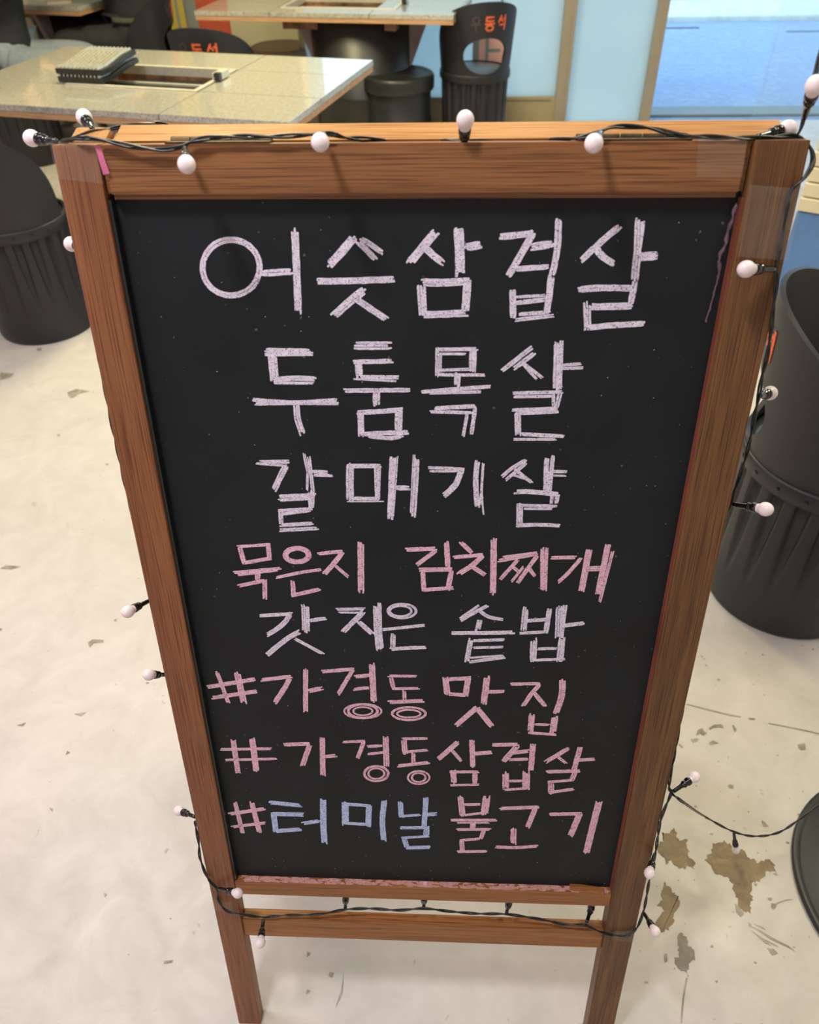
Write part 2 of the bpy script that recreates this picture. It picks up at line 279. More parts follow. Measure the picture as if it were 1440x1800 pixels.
# ---- chalk strokes (board coordinates, 0.1 mm), cable runs, bulbs, floor stains (world, 0.1 mm)
CHALK = """w|58:1601,1090 1559,1158 1497,1214 1421,1251 1340,1266 1260,1257 1190,1225 1137,1174 1105,1108 1098,1034 1115,959 1156,891 1214,835 1286,796 1365,778 1443,782 1513,808 1570,854 1607,915 1621,986 1611,1061 1578,1133|62:1624,1068 1780,1059 1923,1050|67:1965,690 1958,964 1939,1429
w|76:2494,747 2375,877 2246,1001|48:2546,765 2642,826 2738,892|51:2515,790 2602,877 2675,950|59:2114,1136 2346,1136 2832,1120|78:2567,1211 2431,1311 2258,1460|66:2478,1295 2615,1388 2754,1482
w|75:3211,702 3089,840 2971,979|66:3089,826 3185,913 3275,983|90:3399,667 3416,870 3424,1088|75:3455,846 3619,822|72:3074,1146 3269,1151 3519,1134|79:3074,1151 3092,1449|73:3493,1120 3480,1417|68:3079,1442 3283,1433 3496,1423
w|57:3765,754 3923,743 4065,723|64:4057,712 3990,842 3852,1096|68:4028,845 4238,816|49:3910,1032 4223,1008|64:4258,612 4271,857 4244,1080|60:3895,1188 3920,1478|59:4237,1080 4235,1249 4225,1422|28:3924,1277 4204,1261|44:3927,1331 4207,1299|35:3965,1435 4256,1414|39:3944,1486 4290,1445
w|63:4792,673 4677,770 4486,961|58:4586,828 4680,931 4793,990|72:4946,607 4966,829 4981,1141|21:4993,628 4995,858|24:4971,902 5143,890|53:4984,939 5170,924|62:4488,1210 4633,1195 4965,1194|62:4982,1148 4969,1349|70:4597,1366 4986,1357|67:4577,1326 4610,1565|57:4601,1557 4828,1532 5117,1515
w|44:1595,1780 2022,1784|37:1579,1822 2055,1814|90:1657,1804 1656,2103|54:1649,2078 1841,2058 2055,2063|26:1646,2105 2034,2106|39:1417,2278 1821,2303 2245,2277|34:1436,2325 1881,2315 2261,2315|67:1849,2328 1849,2483 1886,2641
w|81:2438,1733 2791,1731|44:2419,1893 2811,1882|77:2478,1878 2484,2036|19:2423,2061 2837,2083|45:2489,2042 2855,2043|47:2323,2179 2966,2169|75:2642,2184 2634,2335|48:2438,2407 2663,2393 2898,2371|68:2476,2381 2476,2676|79:2856,2359 2846,2612|49:2472,2636 2717,2620 2950,2612|44:2532,2655 2777,2679 2888,2645
w|40:3227,1767 3606,1760|25:3239,1809 3498,1808|37:3227,1744 3227,2032|28:3259,1803 3258,1995|47:3548,1754 3553,1981|28:3585,1754 3584,1987|30:3246,1968 3589,1954|30:3229,2013 3679,2014|65:3421,1988 3419,2135|40:3077,2187 3431,2153 3753,2127|31:3160,2199 3656,2183|43:3196,2356 3614,2328|36:3160,2392 3580,2398|44:3602,2341 3575,2626|34:3526,2405 3491,2659
w|46:4113,1740 3834,1979|49:4145,1793 3949,1955|26:4026,1894 4175,2050|32:4025,1882 4226,2038|49:4336,1687 4364,2160|42:4380,1681 4405,2159|32:4384,1916 4588,1897|32:4392,1946 4598,1939|35:3962,2193 4435,2178|30:3964,2231 4351,2222|33:4348,2185 4361,2335|47:4413,2184 4391,2341|35:3954,2370 4409,2347|35:4034,2401 4418,2379|66:4014,2376 4036,2634|41:4059,2621 4501,2643|31:3996,2678 4413,2674
w|45:1425,2957 1723,2947|25:1379,2972 1688,2996|71:1696,2975 1534,3275|33:1882,2856 1909,3078|41:1929,2890 1944,3305|26:1903,3078 1882,3277|41:1936,3060 2113,3064|36:1959,3098 2172,3105|41:1572,3354 1968,3327|36:1574,3398 1914,3371|72:1927,3277 1912,3481|37:1550,3523 1931,3496|37:1585,3568 1903,3518|56:1583,3515 1573,3696|47:1559,3704 1912,3675|48:1554,3765 1967,3735
w|80:2348,2961 2325,3402|53:2332,2989 2659,2985|54:2615,2979 2616,3383|26:2652,2985 2629,3383|41:2340,3365 2635,3368|15:2293,3405 2686,3397|65:2786,2881 2746,3603|31:2829,2880 2772,3587|57:2804,3237 2957,3237|31:3003,2858 2967,3540|58:3034,2905 2993,3584
w|35:3144,3000 3506,3010|25:3157,3042 3451,3038|69:3487,3010 3429,3186 3317,3316|56:3646,2919 3635,3141 3664,3449|28:3703,2946 3695,3427|20:3709,2946 3702,3253 3729,3543
w|40:4138,2900 3996,2997 3890,3103|40:4146,2927 3941,3130|35:4021,3004 4211,3162|30:4012,3073 4203,3134|50:4337,2864 4355,3252|43:4398,2856 4393,3252|37:4356,3028 4548,3030|20:4360,3073 4552,3077|56:4043,3270 4212,3264 4503,3293|35:4426,3272 4424,3402|43:4483,3286 4475,3408|35:4083,3421 4495,3430|30:4137,3464 4447,3460|71:4101,3406 4111,3664|46:4072,3669 4303,3654 4547,3662
p|40:1059,3984 1406,3950|56:1090,3987 1118,4202|52:1408,3929 1402,4143|46:1104,4194 1427,4124|40:972,4324 1522,4253|34:1015,4355 1489,4278|66:1262,4300 1234,4421|50:1005,4505 1336,4419|54:1324,4410 1296,4685
p|34:1850,4108 1828,4137 1796,4161 1755,4177 1711,4184 1667,4181 1627,4169 1595,4148 1575,4121 1568,4089 1575,4058 1594,4028 1625,4003 1664,3986 1708,3977 1752,3978 1792,3989 1826,4008 1848,4034 1858,4064 1855,4096 1838,4126|34:1820,4100 1803,4121 1778,4139 1746,4150 1712,4155 1677,4153 1647,4144 1622,4129 1606,4109 1600,4087 1605,4064 1621,4042 1644,4024 1675,4012 1709,4005 1743,4006 1775,4014 1801,4027 1818,4046 1826,4068 1824,4091 1811,4113|40:1456,4380 1718,4310 1968,4263|57:1635,4423 1631,4621|53:1607,4621 1935,4529
p|45:1936,4062 2226,4021|58:2210,4039 2095,4203 1987,4333|43:2111,4193 2271,4364|77:2420,3903 2405,4270 2399,4558
p|52:2898,3991 3239,3970|56:3231,3999 3011,4197|62:3343,3873 3364,4200|56:3060,4249 3414,4234|57:3090,4254 3102,4535|60:3406,4258 3369,4519|50:3085,4515 3427,4481
p|55:3496,3880 3638,4030|45:3419,4078 3759,4037|62:3744,4047 3634,4175 3481,4296|56:3618,4185 3787,4310|69:3851,3837 3863,4191 3872,4560
p|51:3901,4116 4323,4018|26:3955,4063 4322,3999|49:4134,4079 3937,4367|42:4058,4177 4144,4254|49:4332,4027 4129,4413|33:4189,4185 4070,4384|46:4229,4174 4329,4319|46:4374,3941 4416,4498|36:4421,3931 4449,4497
p|48:4480,4063 4744,4055|49:4801,4057 4682,4254 4580,4384|69:4876,3932 4846,4509|68:4872,4201 5041,4192|66:5068,3873 5029,4526|36:5126,3966 5059,4647
w|53:1198,4914 1589,4878|67:1575,4879 1457,5044 1265,5196|92:1752,4750 1730,5148|53:1779,4973 1987,4932|67:1664,5131 1515,5227 1227,5500|48:1589,5235 1917,5463
w|40:2103,4804 2436,4788|26:2130,4848 2391,4842|66:2421,4824 2159,5129|59:2343,4960 2511,5148|102:2575,4723 2572,5073 2586,5370
w|32:3007,4837 2985,4865 2951,4888 2907,4904 2858,4911 2809,4908 2764,4896 2727,4877 2703,4851 2692,4821 2697,4791 2717,4762 2749,4738 2791,4721 2839,4713 2888,4714 2934,4723 2972,4741 3000,4766 3013,4795 3012,4825 2995,4854|29:2957,4831 2940,4852 2914,4869 2880,4881 2843,4886 2805,4884 2770,4875 2742,4861 2723,4841 2715,4819 2719,4796 2734,4775 2759,4757 2791,4744 2828,4738 2866,4738 2901,4745 2931,4759 2951,4777 2962,4799 2961,4822 2948,4844|41:2623,5081 3120,5005|67:2747,5133 2742,5366|50:2713,5366 2920,5342 3135,5328
w|48:3830,4707 3694,4800 3510,4938|32:3724,4709 3516,4896|48:3734,4791 3844,4872 3993,4902|65:3744,4899 3717,5069|57:3412,5110 3772,5101 4137,5084|63:3646,5190 3607,5535|44:3667,5216 4041,5189|38:3677,5320 4026,5299|28:3647,5471 4033,5426|47:3635,5534 4048,5452
w|74:4249,4730 4244,5065|61:4515,4741 4501,5075|48:4248,4921 4500,4890|46:4206,5094 4514,5067|74:4618,4714 4644,5166|54:4683,4696 4677,5157|56:4668,4978 4930,4930|83:4373,5173 4382,5497|82:4690,5156 4693,5506|41:4411,5319 4656,5304|41:4382,5488 4744,5460
p|52:603,5766 683,6275|78:847,5770 875,6258|61:459,6011 1046,5873|62:477,6190 1077,6060
p|54:1130,5882 1507,5817|65:1489,5828 1407,5995 1265,6246|66:1688,5693 1635,6395|68:1684,6043 1865,5993
p|56:1865,5731 2284,5677|54:2250,5699 2054,6087|53:2271,5796 2463,5769|54:2253,5997 2457,5965|77:2486,5587 2491,6209|24:2570,6378 2538,6412 2487,6440 2424,6460 2354,6469 2283,6467 2218,6454 2166,6431 2131,6400 2117,6365 2125,6328 2154,6294 2201,6265 2262,6244 2331,6232 2402,6232 2468,6243 2522,6264 2561,6293 2579,6327 2577,6364 2552,6399|34:2521,6377 2495,6408 2456,6434 2407,6452 2352,6460 2297,6458 2247,6445 2206,6424 2180,6396 2169,6363 2175,6329 2198,6297 2235,6271 2282,6251 2336,6241 2391,6242 2442,6252 2484,6271 2514,6298 2529,6330 2526,6364 2507,6397|24:2464,6367 2447,6386 2421,6402 2388,6413 2351,6419 2315,6417 2281,6410 2254,6396 2236,6379 2229,6358 2233,6337 2248,6317 2273,6300 2304,6288 2340,6282 2377,6282 2411,6288 2439,6301 2459,6317 2469,6337 2467,6358 2454,6379
p|43:2675,5774 3015,5771|54:2708,5784 2738,5979|40:2721,5975 3048,5959|54:2868,5986 2867,6153|61:2666,6192 3115,6156|34:3118,6398 3090,6428 3045,6453 2989,6471 2926,6479 2862,6477 2803,6466 2756,6445 2724,6418 2710,6387 2716,6355 2741,6324 2783,6298 2837,6279 2899,6269 2963,6269 3022,6279 3072,6297 3108,6323 3125,6353 3124,6386 3103,6417|24:3057,6388 3038,6406 3007,6422 2968,6432 2924,6437 2879,6437 2838,6430 2805,6418 2783,6401 2773,6382 2778,6362 2795,6344 2824,6328 2862,6316 2905,6310 2949,6310 2991,6315 3026,6327 3050,6342 3063,6361 3062,6380 3047,6399
p|75:3362,5755 3392,6070|59:3387,5808 3675,5778|70:3634,5779 3609,6064|60:3391,6037 3625,6052|81:3855,5752 3831,6180|56:3882,5990 4072,5980|72:3765,6227 3502,6556|72:3749,6250 3948,6553
p|49:4132,5862 4500,5841|56:4485,5863 4404,5996 4310,6210|57:4428,5985 4587,6213|79:4748,5770 4762,6030 4713,6322|77:4427,6331 4431,6631|85:4708,6367 4705,6645|41:4465,6501 4660,6502|44:4406,6643 4759,6667
p|70:661,6896 655,7505|82:910,6862 903,7455|49:468,7071 1138,7035|42:501,7260 1188,7212
p|64:1315,6956 1666,6926|69:1646,6940 1523,7325|73:1814,6819 1780,7490|61:1811,7155 1974,7128
p|48:2062,6887 2352,6859|61:2343,6865 2246,7179|48:2377,6953 2592,6928|49:2372,7091 2589,7049|80:2623,6779 2621,7298|38:2633,7473 2611,7513 2576,7545 2533,7568 2485,7578 2437,7575 2394,7558 2359,7531 2336,7494 2326,7452 2332,7409 2352,7369 2384,7335 2426,7311 2473,7299 2520,7299 2565,7313 2601,7338 2627,7372 2640,7413 2637,7456 2621,7498|27:2583,7462 2569,7489 2546,7512 2517,7527 2485,7534 2453,7532 2423,7521 2400,7502 2384,7476 2378,7447 2382,7418 2395,7390 2417,7366 2445,7349 2476,7341 2508,7341 2538,7351 2563,7368 2580,7392 2588,7421 2587,7450 2575,7479
p|45:2830,6802 3143,6786|73:2849,6801 2865,7064|46:2856,7033 3153,6988|58:2971,7034 2970,7222|54:2756,7290 3173,7209|27:3172,7520 3153,7554 3123,7583 3085,7603 3042,7612 2999,7609 2959,7595 2927,7571 2905,7539 2896,7502 2900,7465 2917,7430 2945,7400 2982,7379 3024,7368 3067,7369 3107,7380 3141,7402 3165,7432 3177,7468 3176,7505 3162,7542|31:3123,7510 3111,7534 3092,7553 3068,7566 3040,7572 3013,7570 2988,7561 2967,7544 2953,7523 2947,7498 2950,7472 2961,7448 2978,7428 3002,7414 3029,7406 3056,7407 3082,7415 3104,7430 3119,7450 3127,7475 3126,7500 3117,7525
p|73:3541,6825 3279,7157|50:3458,6977 3587,7173|66:3709,6785 3734,7276|64:3736,7034 3982,6998|50:3446,7368 3814,7355|78:3484,7326 3499,7588|70:3766,7343 3773,7578|39:3441,7619 3823,7590
p|64:3958,6873 4296,6851|80:4287,6870 4123,7153|64:4210,7004 4444,6956|53:4198,7124 4435,7102|73:4474,6850 4479,7330|88:4162,7355 4178,7661|101:4421,7332 4442,7650|43:4209,7511 4393,7498|43:4150,7676 4490,7634
p|68:4919,6900 4657,7147|45:4779,7023 4924,7165|68:5067,6882 5029,7269|53:5023,7107 5284,7071|61:4689,7322 5098,7293|69:5052,7308 5010,7475|46:4704,7509 5038,7460|78:4762,7512 4770,7722|54:4739,7709 5073,7626
p|61:544,8062 577,8685|70:772,8038 818,8658|64:430,8297 954,8167|60:440,8563 925,8457
b|76:1009,8043 1445,8086|81:1007,8272 1452,8269|82:1051,8255 1047,8632|77:1027,8623 1397,8569|72:1439,8447 1688,8383|89:1758,7938 1729,8397 1718,8844
b|96:2046,8001 2024,8447|62:2023,8032 2397,8056|85:2366,8048 2340,8480|59:2014,8416 2384,8431|80:2576,7935 2538,8362 2550,8757
b|71:2792,7956 2799,8259|46:2778,8244 3060,8202|76:3132,7868 3106,8463|71:3102,8200 3288,8177|59:2774,8477 3175,8453|85:3144,8461 3134,8651|47:2803,8682 3176,8633|73:2825,8665 2876,8888|69:2855,8889 3209,8857
p|84:3587,7823 3624,8184|102:3933,7809 3920,8158|51:3637,7980 3875,7965|48:3587,8199 3955,8116|52:3467,8293 4091,8266|30:3553,8344 3991,8325|79:3773,8315 3771,8441|49:3555,8478 4015,8453|64:3931,8448 3882,8662|53:3617,8697 3891,8648|69:3626,8674 3642,8934|54:3575,8937 3978,8913
p|66:4117,8036 4627,7988|74:4591,7995 4509,8409|85:4322,8403 4338,8742|61:4098,8811 4364,8813 4684,8770
p|66:4775,8122 5212,8090|84:5184,8091 5099,8551|92:5412,7842 5382,8315 5350,8898"""
CABLES = ["-3098,2887,12991 -2828,2681,13080 -2641,2678,13066 -2408,2658,13022 -2175,2652,12996 -2002,2656,13012 -1857,2667,13064 -1598,2682,13085 -1224,2682,13082 -874,2685,13096 -740,2723,13085 -615,2832,13023 -127,3001,12953 330,2902,12970 837,2998,12939 1237,2830,13011 1392,2693,13087 1540,2790,13107 1828,2845,13081 2054,2796,13042 2223,2744,13042 2587,2741,13028 2829,2791,13021 3025,2830,13013 3122,2746,12958 3151,2673,12863 3098,2610,12764 3030,2593,12689 3001,2572,12596 3017,2525,12388 3023,2454,12072 3056,2431,11969 3090,2357,11642 3135,2325,11319 3153,2320,11070 3176,2304,10862 3180,2250,10619 3214,2247,10335 3243,2271,9895 3184,2153,9647 3194,2123,9057 3189,1755,7423 3127,1211,6101 3122,1077,5782 3165,1057,5692 3110,948,5209 3153,826,4486 3154,707,3955 3171,544,3231 3073,398,2901 2879,365,2801 2582,382,2878 2361,415,3025",
"2361,415,3025 2046,449,2947 1715,488,2983 1215,521,3040 799,519,3031 382,526,3062 5,543,3091 -372,523,3048 -794,540,3032 -1156,517,3020 -1558,475,2926 -2067,450,2907 -2369,418,2902 -2643,408,2992 -2911,428,3084 -2995,486,3341 -2981,538,3571 -3076,585,3779 -3143,701,4156 -3139,815,4435 -3136,919,4808 -3128,1069,4835 -3162,1626,7031 -3184,1654,7157 -3174,1901,8252 -3217,2387,10318 -3165,2767,12096 -3159,2884,12615 -3098,2887,12991",
"-3098,2887,12991 -3002,3009,12988 -2882,3117,13012 -2747,3170,13019 -2610,3223,13027 -2436,3246,13038 -2324,3283,13023 -2298,3412,12955",
"3165,1057,5692 3414,1074,5392 4854,2627,2000 5391,2523,1700 5847,2550,1500 6339,2695,1400 6878,3018,1400 7373,3313,1450 7898,3526,1500",
"3025,2830,13013 3047,2843,13069 3054,2862,13153 3137,3085,13326 3184,3227,13499 3245,3559,14063"]
BULBS = """-3098,2887,12991 -3445,3104,12964
-2882,3117,13012 -3089,3470,13035
-1958,2657,13020 -1846,2263,13001
-804,2686,13100 -781,2280,13152
334,2912,12854 334,2683,13194
1427,2695,13095 1306,2304,13124
2654,2741,13027 2996,2968,13031
3052,2855,13125 2957,2606,13436
-3059,2823,12072 -3377,3077,12026
-3185,1904,8268 -3302,1558,8454
-3170,1654,7157 -3264,1417,7478
-3127,982,4813 -3457,1156,4643
-2971,541,3584 -2618,415,3751
-2369,418,2902 -2330,28,3022
-1156,517,3020 -1198,824,2752
5,543,3091 5,834,2802
1215,521,3040 1301,825,2779
2361,415,3025 2529,782,2950
3036,2451,12058 2693,2246,12151
3165,2304,10862 3414,2594,10713
3185,2152,9640 3402,1861,9831
3165,1057,5692 3509,1281,5703
3150,832,4508 2980,486,4650
3171,544,3231 3230,206,3456
5391,2523,1700 5490,2384,1327"""
STAINS = """brown|4650,3310 4790,3280 4900,3390 4910,3250 4950,3150 5110,3180 5060,3000 5080,2800 5160,2710 5100,2590 5030,2660 4940,2570 4810,2610 4710,2760 4590,2660 4550,2820 4490,3010 4640,3110
brown|5590,3110 5830,3170 5930,3070 6070,2990 6180,2930 6230,2810 6370,2750 6550,2820 6640,2760 6630,2570 6560,2600 6440,2570 6280,2390 6130,2360 6060,2190 6060,2050 5960,1960 5950,1810 5810,1860 5780,2010 5750,2180 5750,2360 5710,2470 5530,2490 5450,2660 5350,2780 5540,2910
brown|4500,2350 4570,2260 4620,2150 4690,2090 4700,1940 4560,1770 4500,1600 4390,1480 4260,1440 4180,1610 4340,1790 4360,1850 4270,1900 4410,2020 4400,2170
grey|4610,1460 4690,1380 4680,1270 4760,1190 4760,1060 4620,900 4570,740 4510,820 4390,940 4480,1100 4500,1240
mark|4530,720 4560,720 4430,410 4370,220 4310,40 4290,40 4350,260 4420,460
mark|5860,1610 6020,1550 6210,1420 6460,1290 6550,1200 6420,1270 6170,1390 6010,1520
mark|5850,1540 6030,1410 6280,1270 6250,1270 6000,1400
mark|5960,1640 6090,1600 6140,1540 6050,1580
mark|5860,1670 5910,1630 5880,1570 5850,1600
mark|5930,1460 6100,1330 6170,1280 6060,1320
mark|6860,1450 6890,1460 6870,1430
mark|5710,1990 5770,1930 5830,1810 5750,1750 5690,1830
mark|6380,2010 6480,2000 6440,1940 6390,1900 6350,1940
mark|6470,2020 6650,2080 6830,2100 6640,2060 6480,2000
mark|4220,1070 4280,1100 4270,970 4210,950
mark|6070,1240 6180,1230 6230,1160 6120,1120
mark|6220,4340 6280,4370 6310,4330 6260,4290 6220,4290
mark|6670,3610 6720,3560 6780,3480 6670,3480
mark|5900,5640 6020,5690 6030,5610 6090,5570 5990,5500 5930,5550 5830,5500
mark|6150,5690 6290,5780 6460,5800 6470,5700 6390,5720 6280,5710 6160,5650
mark|5690,5400 5850,5430 5840,5370 5720,5320
mark|6060,5330 6170,5390 6280,5320 6170,5300 6080,5270
mark|6680,5770 6720,5790 6750,5680 6690,5610
mark|5390,5300 5440,5270 5500,5210 5440,5180
mark|7960,5340 8130,5370 8090,5220 7990,5200 7950,5250
mark|6680,3600 6730,3570 6770,3480 6680,3490
mark|6660,7020 6750,7000 6690,6950
mark|6210,4350 6330,4350 6300,4280 6220,4280
mark|5810,6320 6490,6120 6940,6010 6930,5990 6720,6020 6460,6090 5800,6290
mark|7090,5980 7240,5970 7220,5930 7100,5940
mark|7500,5860 8020,5760 8520,5630 8510,5600 7950,5740 7490,5840
mark|6490,7430 6540,7410 6520,7360
mark|6450,7690 6500,7670 6480,7630
mark|-13270,18900 -13000,19130 -12470,18980 -12790,18830 -12930,18540 -13080,18610
mark|-11840,10170 -11740,10300 -11280,10270 -11520,10150
mark|-8510,7700 -8440,7810 -8150,7800 -8130,7730 -8360,7690 -8410,7560
mark|-10930,8110 -10840,8080 -10880,8010
mark|-7920,4740 -7830,4700 -7910,4640
mark|-7810,3440 -7720,3420 -7700,3360
mark|-6100,1800 -6030,1780 -6050,1720
mark|-4630,680 -4470,700 -4480,660 -4620,640
mark|-15670,22010 -15460,22060 -15400,21800 -15540,21800
mark|-16320,20210 -15750,20140 -15780,19860 -16090,19700
mark|-12660,16360 -12550,16390 -12530,16230
mark|-10500,14830 -10360,14800 -10410,14740
mark|-2100,920 -2040,890 -2090,830
mark|-1660,610 -1580,590 -1610,520 -1670,540
mark|-1410,600 -1400,290 -1500,60 -1430,340
mark|-2020,320 -1960,300 -2030,250
mark|-8110,8440 -8030,8480 -8040,8390
mark|-9300,5340 -9120,5420 -9150,5320
mark|-8110,5670 -7840,5720 -7930,5620"""

# ---------------------------------------------------------------- setting
tag(obj('floor', bx((-4.2, -2.2, -.05), (3.2, 5.20, 0)), 'floor'), kind='structure'); FL = D.objects['floor']
for k, (kind, pts) in enumerate([l.split('|') for l in STAINS.splitlines()]):
    P = [tuple(int(c)/1e4 for c in q.split(',')) for q in pts.split()]
    if kind != 'mark':                                     # roughen the outline of the big stains
        Q = []
        for i, a in enumerate(P):
            b = P[(i+1) % len(P)]
            for t in (0, .25, .5, .75):
                j = .0035 if t else .001
                Q.append((a[0]+(b[0]-a[0])*t+random.uniform(-j, j), a[1]+(b[1]-a[1])*t+random.uniform(-j, j)))
        P = Q
    bm = bmesh.new(); z = .0006+.00001*k
    bm.faces.new([bm.verts.new((x, y, z)) for x, y in P]); bmesh.ops.triangulate(bm, faces=bm.faces)
    obj('stain' if kind != 'mark' else 'scuff_mark', bm, kind, FL)
bm = bmesh.new()
for i in range(420):                                       # paint chips and grit, too many and small to count
    x, y = random.uniform(-2.2, 1.6), random.uniform(-.15, 3.2)
    if i < 150: x, y = random.uniform(.35, 1.2), random.uniform(-.05, .9)
    r = random.choice((.0012, .0016, .002, .003, .004)); a0 = random.uniform(0, 6)
    bm.faces.new([bm.verts.new((x+r*random.uniform(.5, 1.6)*math.cos(a0+a), y+r*random.uniform(.4, 1)*math.sin(a0+a), .0005)) for a in (0, 1.2, 2.5, 3.8, 5)])
tag(obj('grit_speck', bm, 'mark', FL), kind='stuff')
tag(obj('ceiling', bx((-4.2, -2.2, 2.7), (3.2, 5.9, 2.75)), 'ceil'), kind='structure')
tag(obj('wall_left', bx((-4.25, -2.2, 0), (-4.2, 5.9, 2.7)), 'white'), kind='structure')
tag(obj('wall_right', bx((3.2, -2.2, 0), (3.25, 5.2, 2.7)), 'white'), kind='structure')
tag(obj('wall_front', bx((-4.2, -2.25, 0), (3.2, -2.2, 2.7)), 'white'), kind='structure')
WY = 5.20
tag(obj('floor', bx((-4.2, 5.2, -.05), (-.88, 5.9, 0)), 'floor'), kind='structure')
wb = tag(obj('wall_back', bx((-4.2, 5.85, 0), (-.88, 5.9, 2.7)), 'cream'), kind='structure')
obj('grey_panel', bx((-2.9, 5.835, 0), (-1.72, 5.85, 2.2), .004), 'greywall', wb)
obj('red_panel', bx((-1.72, 5.835, .35), (-1.50, 5.85, 1.0), .004), 'redprint', wb)
tag(obj('wall_side', bx((-.92, 5.2, 0), (-.88, 5.9, 2.7)), 'cream'), kind='structure')
tag(obj('trim_1', bx((-.88, 5.16, 0), (.74, 5.24, .155), .006), 'kerb'), kind='structure')
obj('top_strip', bx((-.88, 5.15, .145), (.70, 5.16, .165), .003), 'kerb', D.objects['trim_1'])
w1 = tag(obj('window_1', bx((-.88, 5.195, .155), (.355, 5.205, 1.0)), 'frost'), kind='structure')
obj('glass_pane', bx((.36, 5.195, .155), (.74, 5.205, 1.0)), 'frost', w1)
obj('seam_strip', bx((.350, 5.188, .155), (.362, 5.21, 1.0)), 'greyprint', w1)
tag(obj('trim_2', bx((.735, 5.15, 0), (.80, 5.25, 2.55), .006), 'post'), kind='structure')
obj('edge_bead', bx((.79, 5.143, 0), (.81, 5.20, 2.55), .003), 'post', D.objects['trim_2'])
w2 = tag(obj('window_2', bx((.81, 5.19, 0), (1.30, 5.20, 1.0)), 'frost'), kind='structure')
obj('upper_pane', bx((-.88, 5.195, 1.03), (.74, 5.20, 2.5)), 'glass', w1); obj('upper_pane', bx((.81, 5.195, 1.03), (1.30, 5.20, 2.5)), 'glass', w2)
obj('mullion', bx((-.88, 5.18, 1.0), (.74, 5.22, 1.03), .003), 'post', w1); obj('mullion', bx((.81, 5.18, 1.0), (1.30, 5.22, 1.03), .003), 'post', w2)
tag(obj('trim_3', bx((1.30, 5.15, 0), (1.365, 5.25, 2.55), .006), 'post'), kind='structure')
tag(obj('trim_4', bx((-.88, 5.15, 2.5), (3.2, 5.25, 2.7), .006), 'post'), kind='structure')
d1 = tag(obj('door_1', bx((2.06, 5.19, .02), (3.1, 5.20, 2.5)), 'glass'), kind='structure')
obj('door_edge', bx((2.04, 5.18, .02), (2.06, 5.21, 2.5), .002), 'glass', d1)
obj('sill_shadow', bx((1.365, 5.30, -.01), (3.2, 5.50, .012), .004), 'greyprint', D.objects['trim_3'])  # grey strip painted in as the shadow at the door sill
g = tag(obj('ground', bx((-2.0, 5.25, -.06), (9, 8.45, -.005)), 'pave'), kind='structure')
obj('drain_slot', bx((1.3, 8.28, -.02), (2.45, 8.34, -.0035)), 'darkgap', g)
obj('drain_slot', bx((3.2, 8.05, -.02), (4.4, 8.10, -.0035)), 'darkgap', g)
k = tag(obj('kerb', bx((-2, 8.62, -.06), (9, 9.60, .04), .02), 'kerbstone'), kind='structure')
tag(obj('pavement_edge', bx((-2, 8.45, -.06), (9, 8.62, -.008)), 'pave'), kind='structure')
tag(obj('road', bx((-8, 9.60, -.12), (16, 16, -.02)), 'road'), kind='structure')
# printed sheet on the glass behind the chair: the start of a character in grey on pink
ps = tag(obj('poster', bx((.185, 5.186, .30), (.41, 5.190, .55)), 'pinkposter'), 'pink poster with a grey printed character on the frosted glass behind a chair', 'poster')
bm = bmesh.new()
for lo, hi in (((.185, .30), (.225, .53)), ((.265, .33), (.285, .52)), ((.285, .50), (.385, .52)), ((.285, .415), (.36, .433)), ((.225, .30), (.40, .325))):
    box(bm, (lo[0], 5.184, lo[1]), (hi[0], 5.187, hi[1]))
obj('printed_character', bm, 'greyprint', ps)
# ---------------------------------------------------------------- A-frame sign
L = R(12.7); cs, sn = math.cos(L), math.sin(L)
BM = Matrix(((1, 0, 0, -.31), (0, -sn, cs, .27093369), (0, -cs, -sn, 1.30229756), (0, 0, 0, 1)))   # board (u across, v down, w into) -> world
sign = thing('sandwich_board', 'wooden framed chalk menu board standing on four legs in front of the tables', 'sign board')
def bp(name, bm, m, smooth=False, parent=None, mw=BM): return obj(name, bm, m, parent or sign, mw if parent is None else None, smooth)
W, T, VB = .62, .022, 1.334
bp('stile', bx((0, 0, 0), (.0375, VB, T), .0022), 'stile_l')
bp('stile', bx((.5765, 0, 0), (W, VB, T), .0022), 'stile_r')
bm = bx((.0385, .0005, .001), (.5755, .0435, T), 0)
es = [e for e in bm.edges if all(v.co.y > .04 for v in e.verts) or (all(v.co.z < .002 for v in e.verts) and abs(e.verts[0].co.x-e.verts[1].co.x) < .1)]
bmesh.ops.bevel(bm, geom=es, offset=.005, segments=3, affect='EDGES')
e2 = [e for e in bm.edges if all(v.co.y < .001 and v.co.z < .002 for v in e.verts)]
bmesh.ops.bevel(bm, geom=e2, offset=.0026, segments=2, affect='EDGES')
bp('top_rail', bm, 'rail_t')
bp('bottom_rail', bx((.0375, .9605, .001), (.5765, .9885, T), .002), 'rail_b')
bp('stretcher', bx((.0375, 1.0505, .003), (.5765, 1.0915, T-.001), .002), 'rail_b')
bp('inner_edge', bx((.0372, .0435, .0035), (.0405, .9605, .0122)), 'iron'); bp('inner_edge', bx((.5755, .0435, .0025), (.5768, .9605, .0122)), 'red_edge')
pan = bp('chalkboard', bx((.030, .036, .012), (.584, .968, .016)), 'board')
